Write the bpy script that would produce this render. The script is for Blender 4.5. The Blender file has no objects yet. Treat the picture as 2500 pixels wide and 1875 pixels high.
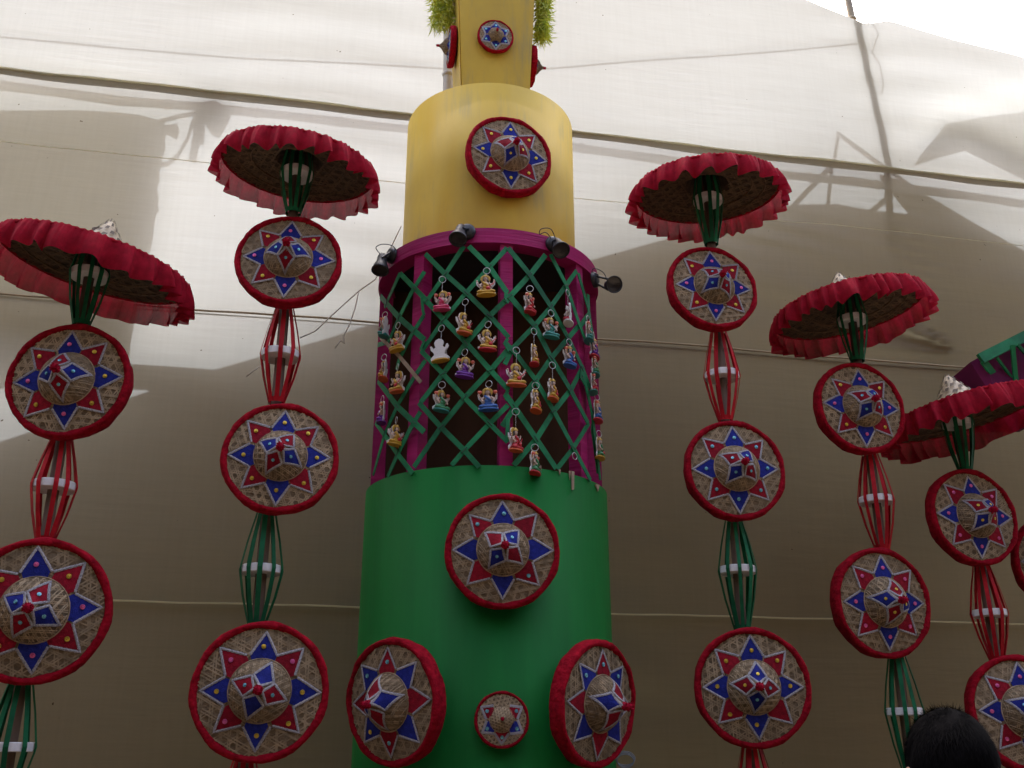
import bpy, bmesh, math, random
from mathutils import Vector, Matrix, Quaternion
R_ = random.Random(7)
sc = bpy.context.scene
col = sc.collection
rad = math.radians

# ------------------------------------------------------------------ camera, sky, sun, exposure
CAMZ, PITCH, F = 1.6, rad(20.5), 2400.0
cam = bpy.data.objects.new('camera', bpy.data.cameras.new('camera'))
cam.data.lens = 36.0 * F / 2500.0; cam.data.sensor_width = 36.0
cam.data.clip_start = 0.05; cam.data.clip_end = 2000
cam.location = (0, 0, CAMZ); cam.rotation_euler = (math.pi / 2 + PITCH, 0, 0)
col.objects.link(cam); sc.camera = cam

SUN_EL, SUN_AZ = rad(55), rad(-10)          # azimuth measured from +Y (behind the cloth), negative = left
SUNV = Vector((math.sin(SUN_AZ) * math.cos(SUN_EL), math.cos(SUN_AZ) * math.cos(SUN_EL), math.sin(SUN_EL)))
w = bpy.data.worlds.new('World'); sc.world = w; w.use_nodes = True
nt = w.node_tree; bg = nt.nodes['Background']
sky = nt.nodes.new('ShaderNodeTexSky'); sky.sky_type = 'NISHITA'; sky.sun_disc = False
sky.sun_elevation = SUN_EL; sky.sun_rotation = SUN_AZ
sky.air_density = 0.8; sky.dust_density = 8.0; sky.ozone_density = 0.3
nt.links.new(sky.outputs[0], bg.inputs[0]); bg.inputs[1].default_value = 0.15
sun = bpy.data.objects.new('sun', bpy.data.lights.new('sun', 'SUN'))
sun.data.energy = 2.0; sun.data.angle = rad(0.6); sun.data.color = (1, 0.985, 0.96)
sun.rotation_euler = SUNV.to_track_quat('Z', 'Y').to_euler(); sun.location = (0, 8, 9)
col.objects.link(sun)
sc.view_settings.view_transform = 'Standard'; sc.view_settings.look = 'None'
sc.view_settings.gamma = 1.0; sc.view_settings.exposure = 2.72
sc.view_settings.use_curve_mapping = False

# ------------------------------------------------------------------ helpers: photo pixel -> place
CT, ST = math.cos(PITCH), math.sin(PITCH)
CAM = Vector((0, 0, CAMZ))
def ray(px, py):
    x, y = px - 1250.0, 937.5 - py
    return Vector((x, F * CT - y * ST, F * ST + y * CT)) / F
def at(px, py, Y):
    d = ray(px, py); return CAM + d * (Y / d.y)
CY0, CYS = 3.95, 0.19                         # backdrop plane  y = CY0 + CYS x
CN = Vector((-CYS, 1, 0)).normalized()        # its normal, away from the camera
CU = Vector((1, CYS, 0)).normalized()
def on_cloth(px, py):
    d = ray(px, py); return CAM + d * (CY0 / (d.y - CYS * d.x))
def behind(px, py, dist):                     # point 'dist' behind the cloth whose shadow falls on that place of it
    return on_cloth(px, py) + SUNV * (dist / SUNV.dot(CN))
TX, TY = -0.0895, 3.4                         # tower axis
def on_drum(px, py, rr):
    d = ray(px, py); ox, oy = -TX, -TY
    a = d.x * d.x + d.y * d.y; b = 2 * (ox * d.x + oy * d.y); c = ox * ox + oy * oy - rr * rr
    q = b * b - 4 * a * c
    t = (-b - math.sqrt(q)) / (2 * a) if q > 0 else -b / (2 * a)
    return CAM + d * t
def px_size(p):                               # metres per photo pixel at p
    return ((p - CAM).dot(Vector((0, CT, ST)))) / F

# ------------------------------------------------------------------ helpers: materials
MATS = {}
def mat(name, color, rough=0.6, var=0.12, scale=8.0, metal=0.0, bump=0.0, bscale=60.0, stretch=(1, 1, 1), dark=None,
        spec=0.5, sheen=0.0, trans=0.0, tcol=None, coord='Object', rnd=0.0):
    if name in MATS: return MATS[name]
    m = bpy.data.materials.new(name); m.use_nodes = True; n = m.node_tree.nodes; l = m.node_tree.links
    b = n['Principled BSDF']; out = n['Material Output']
    b.inputs['Roughness'].default_value = rough; b.inputs['Metallic'].default_value = metal
    b.inputs['Specular IOR Level'].default_value = spec
    if sheen: b.inputs['Sheen Weight'].default_value = sheen; b.inputs['Sheen Roughness'].default_value = 0.5
    tc = n.new('ShaderNodeTexCoord'); mp = n.new('ShaderNodeMapping'); mp.inputs['Scale'].default_value = stretch
    l.new(tc.outputs[coord], mp.inputs[0])
    nz = n.new('ShaderNodeTexNoise'); nz.inputs['Scale'].default_value = scale; nz.inputs['Detail'].default_value = 5
    nz.inputs['Roughness'].default_value = 0.62
    l.new(mp.outputs[0], nz.inputs['Vector'])
    rp = n.new('ShaderNodeValToRGB')
    c = Vector(color); lo = Vector(dark) if dark else c * (1 - var * 2); hi = c * (1 + var)
    rp.color_ramp.elements[0].position = 0.3; rp.color_ramp.elements[1].position = 0.7
    rp.color_ramp.elements[0].color = (*lo, 1); rp.color_ramp.elements[1].color = (*hi, 1)
    l.new(nz.outputs['Fac'], rp.inputs[0]); l.new(rp.outputs[0], b.inputs['Base Color'])
    if rnd:                                   # every piece has faded a little differently
        oi = n.new('ShaderNodeObjectInfo'); ma = n.new('ShaderNodeMath'); ma.operation = 'MULTIPLY_ADD'; ma.inputs[1].default_value = 2 * rnd; ma.inputs[2].default_value = 1 - rnd
        hs = n.new('ShaderNodeHueSaturation'); l.new(oi.outputs['Random'], ma.inputs[0]); l.new(ma.outputs[0], hs.inputs['Value'])
        l.new(rp.outputs[0], hs.inputs['Color']); l.new(hs.outputs[0], b.inputs['Base Color'])
    if bump:
        nb = n.new('ShaderNodeTexNoise'); nb.inputs['Scale'].default_value = bscale; nb.inputs['Detail'].default_value = 4
        l.new(mp.outputs[0], nb.inputs['Vector'])
        bm_ = n.new('ShaderNodeBump'); bm_.inputs['Strength'].default_value = bump; bm_.inputs['Distance'].default_value = 0.01
        l.new(nb.outputs['Fac'], bm_.inputs['Height']); l.new(bm_.outputs[0], b.inputs['Normal'])
    if trans:
        tr = n.new('ShaderNodeBsdfTranslucent'); mx = n.new('ShaderNodeMixShader'); mx.inputs[0].default_value = trans
        tr.inputs[0].default_value = (*(tcol or color), 1)
        l.new(b.outputs[0], mx.inputs[1]); l.new(tr.outputs[0], mx.inputs[2]); l.new(mx.outputs[0], out.inputs[0])
    MATS[name] = m; return m

def cloth_material():
    m = bpy.data.materials.new('muslin'); m.use_nodes = True; n = m.node_tree.nodes; l = m.node_tree.links
    n.remove(n['Principled BSDF']); out = n['Material Output']
    tc = n.new('ShaderNodeTexCoord')
    def noise(scale, st, det=4):
        mp = n.new('ShaderNodeMapping'); mp.inputs['Scale'].default_value = st; l.new(tc.outputs['Object'], mp.inputs[0])
        z = n.new('ShaderNodeTexNoise'); z.inputs['Scale'].default_value = scale; z.inputs['Detail'].default_value = det
        l.new(mp.outputs[0], z.inputs['Vector']); return z
    big = noise(1.3, (1, 1, 1)); thr = noise(70, (1, 1, 0.05), 2); wef = noise(120, (0.05, 0.05, 1), 2); spk = noise(38, (1, 1, 1), 2)
    add = n.new('ShaderNodeMath'); add.operation = 'ADD'; l.new(thr.outputs['Fac'], add.inputs[0]); l.new(wef.outputs['Fac'], add.inputs[1])
    mul = n.new('ShaderNodeMath'); mul.operation = 'MULTIPLY_ADD'; mul.inputs[1].default_value = 2.2
    l.new(big.outputs['Fac'], mul.inputs[0]); l.new(add.outputs[0], mul.inputs[2])
    def ramp(src, a, ca, b, cb):
        r = n.new('ShaderNodeValToRGB'); e = r.color_ramp.elements
        e[0].position = a; e[0].color = (*ca, 1); e[1].position = b; e[1].color = (*cb, 1); l.new(src, r.inputs[0]); return r
    half = n.new('ShaderNodeMath'); half.operation = 'MULTIPLY'; half.inputs[1].default_value = 1 / 4.2
    l.new(mul.outputs[0], half.inputs[0])
    rt = ramp(half.outputs[0], 0.30, (0.595, 0.645, 0.69), 0.70, (0.665, 0.725, 0.775))
    rd = ramp(half.outputs[0], 0.30, (0.24, 0.180, 0.086), 0.70, (0.29, 0.220, 0.113))
    spot = ramp(spk.outputs['Fac'], 0.20, (0.25, 0.18, 0.12), 0.235, (1, 1, 1))
    mm = []
    for r in (rt, rd):
        mx = n.new('ShaderNodeMix'); mx.data_type = 'RGBA'; mx.blend_type = 'MULTIPLY'; mx.inputs[0].default_value = 1
        l.new(r.outputs[0], mx.inputs[6]); l.new(spot.outputs[0], mx.inputs[7]); mm.append(mx.outputs[2])
    tr = n.new('ShaderNodeBsdfTranslucent'); df = n.new('ShaderNodeBsdfDiffuse'); mix = n.new('ShaderNodeMixShader')
    l.new(mm[0], tr.inputs[0]); l.new(mm[1], df.inputs[0]); mix.inputs[0].default_value = 0.125
    wr = noise(5.0, (0.55, 0.55, 3.0), 4)
    bp = n.new('ShaderNodeBump'); bp.inputs['Strength'].default_value = 0.13; bp.inputs['Distance'].default_value = 0.02
    cr = noise(8.0, (0.45, 0.45, 5.5), 3); ms = noise(1.7, (1, 1, 1.6), 2)
    mr = ramp(ms.outputs['Fac'], 0.47, (0, 0, 0), 0.66, (1, 1, 1))
    mc = n.new('ShaderNodeMath'); mc.operation = 'MULTIPLY'; l.new(cr.outputs['Fac'], mc.inputs[0]); l.new(mr.outputs[0], mc.inputs[1])
    ad = n.new('ShaderNodeMath'); ad.operation = 'MULTIPLY_ADD'; ad.inputs[1].default_value = 0.8; l.new(mc.outputs[0], ad.inputs[0]); l.new(wr.outputs['Fac'], ad.inputs[2])
    l.new(ad.outputs[0], bp.inputs['Height']); l.new(bp.outputs[0], df.inputs['Normal']); l.new(bp.outputs[0], tr.inputs['Normal'])
    l.new(df.outputs[0], mix.inputs[1]); l.new(tr.outputs[0], mix.inputs[2]); l.new(mix.outputs[0], out.inputs[0])
    return m
M_CLOTH = cloth_material()
M_SHADE = mat('tarp_cloth', (0.30, 0.27, 0.20), 0.9, 0.1, 5, trans=0.42, tcol=(0.76, 0.72, 0.62))
M_THIN = mat('thin_cloth', (0.45, 0.43, 0.38), 0.9, 0.1, 5, trans=0.88, tcol=(0.92, 0.91, 0.87))
M_HEM = mat('hem', (0.50, 0.42, 0.24), 0.9, 0.15, 12, trans=0.62, tcol=(0.86, 0.80, 0.60))
M_SEAM = mat('seam_thread', (0.34, 0.25, 0.14), 0.9)
M_RED = mat('red_velvet', (0.31, 0.006, 0.017), 0.9, 0.22, 9, bump=0.6, bscale=14, spec=0.06, rnd=.12)
M_FRILL = mat('red_frill', (0.38, 0.008, 0.027), 0.8, 0.2, 14, trans=0.2, tcol=(0.50, 0.012, 0.04), bump=0.25, bscale=70, spec=0.1)
def sheer(m, k):
    n = m.node_tree.nodes; l = m.node_tree.links; out = n['Material Output']; src = out.inputs[0].links[0].from_socket
    t = n.new('ShaderNodeBsdfTransparent'); mx = n.new('ShaderNodeMixShader'); mx.inputs[0].default_value = k
    l.new(src, mx.inputs[1]); l.new(t.outputs[0], mx.inputs[2]); l.new(mx.outputs[0], out.inputs[0])
sheer(M_FRILL, 0.05)
M_LEAF = mat('palm_leaf', (0.205, 0.145, 0.088), 0.8, 0.22, 5, bump=0.4, bscale=14, stretch=(1, 2, 1), spec=0.15, rnd=.2)
M_STRAW = mat('bamboo_strip', (0.38, 0.28, 0.17), 0.7, 0.25, 6, spec=0.2, rnd=.16)
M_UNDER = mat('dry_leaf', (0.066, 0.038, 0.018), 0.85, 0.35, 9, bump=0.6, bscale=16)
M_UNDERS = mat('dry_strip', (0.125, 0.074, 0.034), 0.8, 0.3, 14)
M_PALE = mat('pale_bamboo', (0.52, 0.43, 0.30), 0.6, 0.2, 12)
M_BLUE = mat('blue_cloth', (0.018, 0.026, 0.225), 0.8, 0.2, 12, bump=0.3, spec=0.15, rnd=.2)
M_REDC = mat('red_cloth', (0.27, 0.007, 0.020), 0.8, 0.2, 12, bump=0.3, spec=0.15, rnd=.2)
M_LACE = mat('lace', (0.47, 0.44, 0.46), 0.85, 0.3, 60, bump=0.6, bscale=80, rnd=.15, spec=0.15)
M_GOLD = mat('sequin_gold', (0.75, 0.55, 0.08), 0.28, 0.1, metal=0.65)
M_PINK = mat('sequin_pink', (0.80, 0.16, 0.40), 0.28, 0.1, metal=0.45)
M_AQUA = mat('sequin_aqua', (0.22, 0.52, 0.60), 0.25, 0.1, metal=0.5)
M_POM = mat('pompom', (0.38, 0.008, 0.03), 0.95, 0.3, 30, spec=0.1)
M_GSTR = mat('green_strip', (0.010, 0.125, 0.050), 0.6, 0.25, 15, spec=0.15, rnd=.25)
M_GLAT = mat('green_lattice', (0.014, 0.195, 0.072), 0.5, 0.3, 10, spec=0.25, rnd=.2)
M_RSTR = mat('red_strip', (0.46, 0.012, 0.020), 0.6, 0.25, 15, spec=0.12, rnd=.22)
M_FOAM = mat('white_foam', (0.74, 0.72, 0.72), 0.85, 0.06, 25, bump=0.25, bscale=60)
M_STICK = mat('stick', (0.17, 0.105, 0.07), 0.8, 0.3, 14, stretch=(1, 1, 0.15), bump=0.3)
M_BAMB = mat('bamboo_pole', (0.28, 0.22, 0.13), 0.6, 0.25, 6)
M_GREEN = mat('green_paint', (0.009, 0.150, 0.027), 0.5, 0.17, 3.5, stretch=(1, 1, 0.12), bump=0.06, bscale=40, spec=0.1)
M_PURP = mat('purple_paint', (0.36, 0.016, 0.118), 0.5, 0.18, 6, stretch=(0.2, 0.2, 3), bump=0.35, bscale=25, spec=0.15)
M_BROWN = mat('brown_panel', (0.085, 0.043, 0.025), 0.85, 0.2, 6, stretch=(1, 1, 0.15), spec=0.05)
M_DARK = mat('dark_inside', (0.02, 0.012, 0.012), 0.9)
M_WOOD = mat('bare_wood', (0.38, 0.28, 0.19), 0.8, 0.2, 20)
M_BLACK = mat('black_plastic', (0.018, 0.018, 0.022), 0.42, 0.2, 20)
M_LENS = mat('lamp_lens', (0.035, 0.03, 0.03), 0.2)
M_WIRE = mat('wire', (0.03, 0.03, 0.04), 0.5)
M_CORD = mat('cord', (0.42, 0.36, 0.28), 0.9)
M_STEEL = mat('steel', (0.55, 0.54, 0.52), 0.3, 0.05, metal=0.9)
M_GROUND = mat('earth', (0.085, 0.065, 0.048), 0.95, 0.25, 2.0, bump=0.5, bscale=12)
M_BRICK = mat('plaster', (0.17, 0.13, 0.10), 0.9, 0.2, 3)
M_TIN = mat('rusty_tin', (0.16, 0.12, 0.10), 0.6, 0.2, 4)
M_TARP = mat('tarpaulin', (0.10, 0.10, 0.09), 0.8, 0.2, 4)

def yellow_material():
    m = mat('yellow_paint', (0.53, 0.355, 0.042), 0.5, 0.13, 3.0, stretch=(1, 1, 0.5), dark=(0.44, 0.295, 0.045), bump=0.08, bscale=30, spec=0.15)
    n = m.node_tree.nodes; l = m.node_tree.links; b = n['Principled BSDF']; src = b.inputs['Base Color'].links[0].from_socket
    tc = n['Texture Coordinate']; mp = n.new('ShaderNodeMapping'); mp.inputs['Scale'].default_value = (1, 1, 0.09); l.new(tc.outputs['Object'], mp.inputs[0])
    z = n.new('ShaderNodeTexNoise'); z.inputs['Scale'].default_value = 42; z.inputs['Detail'].default_value = 5; z.inputs['Roughness'].default_value = 0.7
    l.new(mp.outputs[0], z.inputs['Vector'])
    z2 = n.new('ShaderNodeTexNoise'); z2.inputs['Scale'].default_value = 4.0; l.new(tc.outputs['Object'], z2.inputs['Vector'])
    mu = n.new('ShaderNodeMath'); mu.operation = 'MULTIPLY'; l.new(z.outputs['Fac'], mu.inputs[0]); l.new(z2.outputs['Fac'], mu.inputs[1])
    r = n.new('ShaderNodeValToRGB'); e = r.color_ramp.elements; e[0].position = 0.27; e[0].color = (0, 0, 0, 1); e[1].position = 0.42; e[1].color = (1, 1, 1, 1)
    l.new(mu.outputs[0], r.inputs[0])
    k = n.new('ShaderNodeMath'); k.operation = 'MULTIPLY'; k.inputs[1].default_value = 0.6; l.new(r.outputs[0], k.inputs[0])
    mx = n.new('ShaderNodeMix'); mx.data_type = 'RGBA'; l.new(k.outputs[0], mx.inputs[0]); l.new(src, mx.inputs[6]); mx.inputs[7].default_value = (0.30, 0.25, 0.10, 1)
    # patches where the second coat is thicker and more orange
    z3 = n.new('ShaderNodeTexNoise'); z3.inputs['Scale'].default_value = 3.1
    mp3 = n.new('ShaderNodeMapping'); mp3.inputs['Scale'].default_value = (1.6, 1.6, 0.35); mp3.inputs['Location'].default_value = (3, 1, 0)
    l.new(tc.outputs['Object'], mp3.inputs[0]); l.new(mp3.outputs[0], z3.inputs['Vector'])
    r3 = n.new('ShaderNodeValToRGB'); e = r3.color_ramp.elements; e[0].position = 0.5; e[0].color = (0, 0, 0, 1); e[1].position = 0.66; e[1].color = (1, 1, 1, 1)
    l.new(z3.outputs['Fac'], r3.inputs[0])
    mx3 = n.new('ShaderNodeMix'); mx3.data_type = 'RGBA'; l.new(r3.outputs[0], mx3.inputs[0]); l.new(mx.outputs[2], mx3.inputs[6]); mx3.inputs[7].default_value = (0.52, 0.32, 0.012, 1)
    l.new(mx3.outputs[2], b.inputs['Base Color'])
    return m
M_YEL = yellow_material()

# ------------------------------------------------------------------ helpers: objects
def empty(name, loc, label=None, cat=None, group=None, kind=None):
    o = bpy.data.objects.new(name, None); o.location = loc; o.empty_display_size = 0.05; col.objects.link(o)
    tag(o, label, cat, group, kind); return o
def tag(o, label=None, cat=None, group=None, kind=None):
    if label: o['label'] = label
    if cat: o['category'] = cat
    if group: o['group'] = group
    if kind: o['kind'] = kind
    return o
def mesh(name, verts, faces, m=None, smooth=False):
    me = bpy.data.meshes.new(name); me.from_pydata([tuple(v) for v in verts], [], faces); me.update()
    if m: me.materials.append(m)
    if smooth:
        for p in me.polygons: p.use_smooth = True
    return me
def put(name, me, parent=None, kind=None, loc=None):
    o = bpy.data.objects.new(name, me); col.objects.link(o)
    if parent: o.parent = parent
    if kind: o['kind'] = kind
    if loc is not None: o.location = loc
    return o
class MB:
    """collects shapes for ONE mesh; origin is subtracted so that the part sits under its thing"""
    def __init__(s, org=(0, 0, 0)): s.v = []; s.f = []; s.o = Vector(org)
    def add(s, vs, fs):
        k = len(s.v); s.v += [Vector(v) - s.o for v in vs]; s.f += [tuple(i + k for i in f) for f in fs]
    def box(s, c, size, rot=None):
        c = Vector(c); hx, hy, hz = (q / 2 for q in size); vs = []
        for z in (-hz, hz):
            for x, y in ((-hx, -hy), (hx, -hy), (hx, hy), (-hx, hy)):
                q = Vector((x, y, z)); vs.append(c + (rot @ q if rot else q))
        s.add(vs, [(3, 2, 1, 0), (4, 5, 6, 7), (0, 1, 5, 4), (1, 2, 6, 5), (2, 3, 7, 6), (3, 0, 4, 7)])
    def tube(s, pts, r, n=8, caps=True):
        pts = [Vector(p) for p in pts]; rs = r if isinstance(r, (list, tuple)) else [r] * len(pts)
        vs = []; fs = []; prev = None
        for i, p in enumerate(pts):
            d = (pts[min(i + 1, len(pts) - 1)] - pts[max(i - 1, 0)])
            d = d.normalized() if d.length > 1e-9 else Vector((0, 0, 1))
            a = prev - d * prev.dot(d) if prev is not None else d.orthogonal()
            if a.length < 1e-6: a = d.orthogonal()
            a.normalize(); prev = a; b = d.cross(a)
            for k in range(n):
                t = 2 * math.pi * k / n; vs.append(p + (a * math.cos(t) + b * math.sin(t)) * rs[i])
        for i in range(len(pts) - 1):
            for k in range(n):
                k2 = (k + 1) % n; fs.append((i * n + k, i * n + k2, (i + 1) * n + k2, (i + 1) * n + k))
        if caps:
            fs.append(tuple(reversed(range(n)))); fs.append(tuple((len(pts) - 1) * n + k for k in range(n)))
        s.add(vs, fs)
    def ellipsoid(s, c, r, seg=10, rings=6, rot=None):
        c = Vector(c); vs = []; fs = []
        rr = (r, r, r) if not isinstance(r, (tuple, list)) else r
        for i in range(rings + 1):
            ph = math.pi * i / rings
            for k in range(seg):
                t = 2 * math.pi * k / seg
                q = Vector((rr[0] * math.sin(ph) * math.cos(t), rr[1] * math.sin(ph) * math.sin(t), rr[2] * math.cos(ph)))
                vs.append(c + (rot @ q if rot else q))
        for i in range(rings):
            for k in range(seg):
                k2 = (k + 1) % seg; fs.append((i * seg + k, (i + 1) * seg + k, (i + 1) * seg + k2, i * seg + k2))
        s.add(vs, fs)
    def lathe(s, prof, n=32, c=(0, 0, 0), rot=None, jit=None, a0=0, a1=2 * math.pi):
        c = Vector(c); vs = []; fs = []; full = abs(a1 - a0 - 2 * math.pi) < 1e-6; m = n if full else n + 1
        for i, (r, z) in enumerate(prof):
            for k in range(m):
                t = a0 + (a1 - a0) * k / n; j = jit(i, t) if jit else (0, 0)
                q = Vector(((r + j[0]) * math.cos(t), (r + j[0]) * math.sin(t), z + j[1])); vs.append(c + (rot @ q if rot else q))
        for i in range(len(prof) - 1):
            for k in range(n):
                k2 = (k + 1) % m; fs.append((i * m + k, i * m + k2, (i + 1) * m + k2, (i + 1) * m + k))
        s.add(vs, fs)
    def prism(s, poly, d):                     # closed prism from a flat outline and a depth vector
        poly = [Vector(p) for p in poly]; d = Vector(d); n = len(poly)
        s.add(poly + [p + d for p in poly], [tuple(range(n)), tuple(reversed(range(n, 2 * n)))] + [((i + 1) % n, i, n + i, n + (i + 1) % n) for i in range(n)])
    def ribbon(s, pts, nrm, w, th):            # flat strip with thickness along points, nrm = normals
        vs = []; fs = []; n = len(pts)
        for i in range(n):
            d = (pts[min(i + 1, n - 1)] - pts[max(i - 1, 0)]).normalized(); b = nrm[i].cross(d).normalized()
            for sw, st in ((-1, 0), (1, 0), (1, 1), (-1, 1)): vs.append(pts[i] + b * (w / 2 * sw) + nrm[i] * (th * st))
        for i in range(n - 1):
            for k in range(4): fs.append((i * 4 + k, i * 4 + (k + 1) % 4, i * 4 + 4 + (k + 1) % 4, i * 4 + 4 + k))
        fs.append((3, 2, 1, 0)); fs.append(tuple((n - 1) * 4 + k for k in range(4)))
        s.add(vs, fs)
    def mesh(s, name, m, smooth=False): return mesh(name, s.v, s.f, m, smooth)
    def build(s, name, m, parent=None, smooth=False, kind=None): return put(name, s.mesh(name, m, smooth), parent, kind)
def lerp_path(pts, step):
    out = []
    for a, b in zip(pts[:-1], pts[1:]):
        a = Vector(a); b = Vector(b); k = max(1, int((b - a).length / step))
        out += [a.lerp(b, i / k) for i in range(k)]
    return out + [Vector(pts[-1])]

# ------------------------------------------------------------------ the setting
g = MB(); g.add([(-400, -400, 0), (400, -400, 0), (400, 400, 0), (-400, 400, 0)], [(0, 1, 2, 3)])
tag(g.build('ground', M_GROUND), kind='structure')

M_BLOCKER = mat('dark_blocker', (0.05, 0.042, 0.036), 0.9, 0.2, 2)
for c, sz in (((0, -2.8, 4.0), (13, 0.2, 8.0)), ((-6.6, 0.6, 3.2), (0.2, 6.6, 6.4)), ((7.0, 0.6, 3.2), (0.2, 6.6, 6.4))):
    mb = MB(); mb.box(c, sz); tag(mb.build('sky_block_wall', M_BLOCKER), kind='structure')  # added walls out of view, cutting off the low sky light

mb = MB(); mb.box((0.2, -1.3, 3.55), (13.4, 2.8, 0.08)); tag(mb.build('sun_block_roof', M_BLOCKER), kind='structure')  # added unseen roof, keeps sun off the ground and wall behind the camera

# ---- cloth backdrop: horizontal widths of muslin sewn together, hung from a rope
def cloth_top(u):                              # height of the upper edge along the cloth
    pts = [(-6, 6.4), (0.2, 5.95), (1.0, 5.62), (1.66, 5.40), (1.95, 5.30), (2.1, 5.345), (2.5, 5.27), (3.0, 5.20), (4.0, 5.02), (7, 4.5)]
    for (a, za), (b, zb) in zip(pts[:-1], pts[1:]):
        if a <= u <= b: return za + (zb - za) * (u - a) / (b - a)
    return pts[-1][1]
def smoothstep(x): x = min(1, max(0, x)); return x * x * (3 - 2 * x)
tie = on_cloth(2395, 872); TU, TZ = (tie - Vector((0, CY0, 0))).dot(CU), tie.z
def cloth_disp(u, z):
    d = 0.007 * math.sin(u * 1.7 + 0.6) * math.sin(z * 1.3) + 0.006 * math.sin(u * 4.1 + z * 2.3)
    d += 0.0035 * math.sin(z * 26 + 3 * math.sin(u * 2.0)) * smoothstep((math.sin(u * 1.9 + z * 0.7) - 0.1) / 0.9)
    du, dz = TU - u, z - TZ                    # folds that fan out from the tied corner
    rr = math.hypot(du, dz)
    if rr > 1e-4:
        an = math.atan2(dz, du)
        fan = math.exp(-((an - 0.26) / 0.24) ** 2) * math.exp(-rr / 0.7) * smoothstep(rr / 0.3)
        d += 0.034 * fan * math.sin(an * 20 + 1.5 * rr)
    # stack of short creases hanging under the bamboo joint
    cu, cz = u - 2.02, z - 3.9
    d += 0.006 * math.exp(-(cu / 0.16) ** 2) * math.exp(-(cz / 0.33) ** 2) * math.sin(z * 95 + u * 12)
    cu, cz = u - 1.25, z - 3.95
    d += 0.005 * math.exp(-(cu / 0.5) ** 2) * math.exp(-(cz / 0.14) ** 2) * math.sin(z * 60 + u * 9)
    return d
def cp(u, z, off=0.0): return Vector((0, CY0, 0)) + CU * u + Vector((0, 0, z)) + CN * (off + cloth_disp(u, z))
backdrop = empty('cloth_backdrop', (0, CY0, 0), 'tall cream muslin backdrop sheet with sewn seams and shadows of poles behind it', 'backdrop cloth')
BO = Vector((0, CY0, 0))
def panel(z0, z1, off, name):
    mb = MB(BO); U0, U1, du = -4.6, 5.6, 0.045; nu = int((U1 - U0) / du); nz = max(2, int(((z1 or 6.0) - z0) / 0.022))
    vs = []; fs = []
    for j in range(nz + 1):
        for i in range(nu + 1):
            u = U0 + (U1 - U0) * i / nu; zt = z1 if z1 else cloth_top(u); z = z0 + (zt - z0) * j / nz
            vs.append(cp(u, z, off))
    for j in range(nz):
        for i in range(nu): a = j * (nu + 1) + i; fs.append((a, a + 1, a + nu + 2, a + nu + 1))
    mb.add(vs, fs); return mb.build(name, M_CLOTH, backdrop, True)
ROLLZ = 4.38
seams = [4.02, 3.315, 2.12, 0.95]
panel(ROLLZ, None, 0.0, 'upper_sheet')
zs = [ROLLZ + 0.02] + [3.315, 2.12, 0.95, 0.02]
for a, b in zip(zs[:-1], zs[1:]):
    panel(b - 0.012, a, 0.012 + 0.004 * (a < 3.5) - 0.004 * (a < 2.5), 'cloth_panel')
def zline(z, r, name, m, off, wob=0.0015):
    mb = MB(BO); pts = [cp(-4.5 + 0.05 * i, z + wob * math.sin(i * 0.37) + wob * 0.6 * math.sin(i * 0.91 + z), off) for i in range(200)]
    mb.tube(pts, r, 6); return mb.build(name, m, backdrop, True)
for z, r in zip(seams, (0.0016, 0.0045, 0.0035, 0.0035)): zline(z, r, 'seam', M_SEAM if z == 3.315 else M_HEM, -0.003 if z == 4.02 else -0.006)
# rolled hem where the upper sheet overlaps the lower one
zline(ROLLZ, 0.0095, 'rolled_hem', M_HEM, -0.012, 0.0025)
mb = MB(BO)
for i in range(204):
    pass
vs = []; fs = []; N = 226
for i in range(N + 1):
    u = -4.5 + 10 * i / N
    for j, (zz, o_) in enumerate(((ROLLZ - 0.002, -0.018), (ROLLZ - 0.015, -0.016), (ROLLZ - 0.032 - 0.004 * math.sin(i * 0.11) - 0.003 * math.sin(i * 0.37), -0.010))): vs.append(cp(u, zz, o_))
for i in range(N):
    for j in range(2): a = i * 3 + j; fs.append((a, a + 3, a + 4, a + 1))
mb.add(vs, fs); mb.build('hem_flap', M_CLOTH, backdrop, True)

# ---- what stands behind the cloth and throws its shadow on it
def bamboo(name, pts, r, label, cat='bamboo pole', m=None, nodes=True, group=None):
    base = Vector(pts[0]); e = empty(name, base, label, cat, group); mb = MB(base); P = lerp_path(pts, 0.06)
    mb.tube(P, [r * (1 + 0.06 * math.sin(i * 0.8)) for i in range(len(P))], 10); mb.build('culm', m or M_BAMB, e, True)
    if nodes:
        acc = 0; k = 0
        for a, b in zip(P[:-1], P[1:]):
            acc += (b - a).length
            if acc > 0.34: 
                acc = 0; k += 1; nb = MB(base); d = (b - a).normalized()
                nb.tube([a - d * 0.012, a - d * 0.004, a + d * 0.004, a + d * 0.012], [r * 1.02, r * 1.22, r * 1.22, r * 1.02], 10); nb.build('node', m or M_BAMB, e, True)
    return e
bamboo('bamboo_rail', [behind(x, y, 0.14) for x, y in ((-700, 150), (0, 214), (285, 252), (488, 264), (692, 286), (900, 313), (1389, 358), (1650, 398), (1925, 432), (2088, 446), (2500, 505), (2900, 570))], 0.0145,
       'horizontal bamboo rail behind the cloth seen as a long shadow under the hem')
bamboo('bamboo_upright', [behind(x, y, 0.05) for x, y in ((2180, 600), (2168, 400), (2150, 310), (2118, 170), (2086, 14), (2074, -70))], 0.020,
       'upright bamboo pole showing through the upper right of the cloth', nodes=True)
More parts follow.
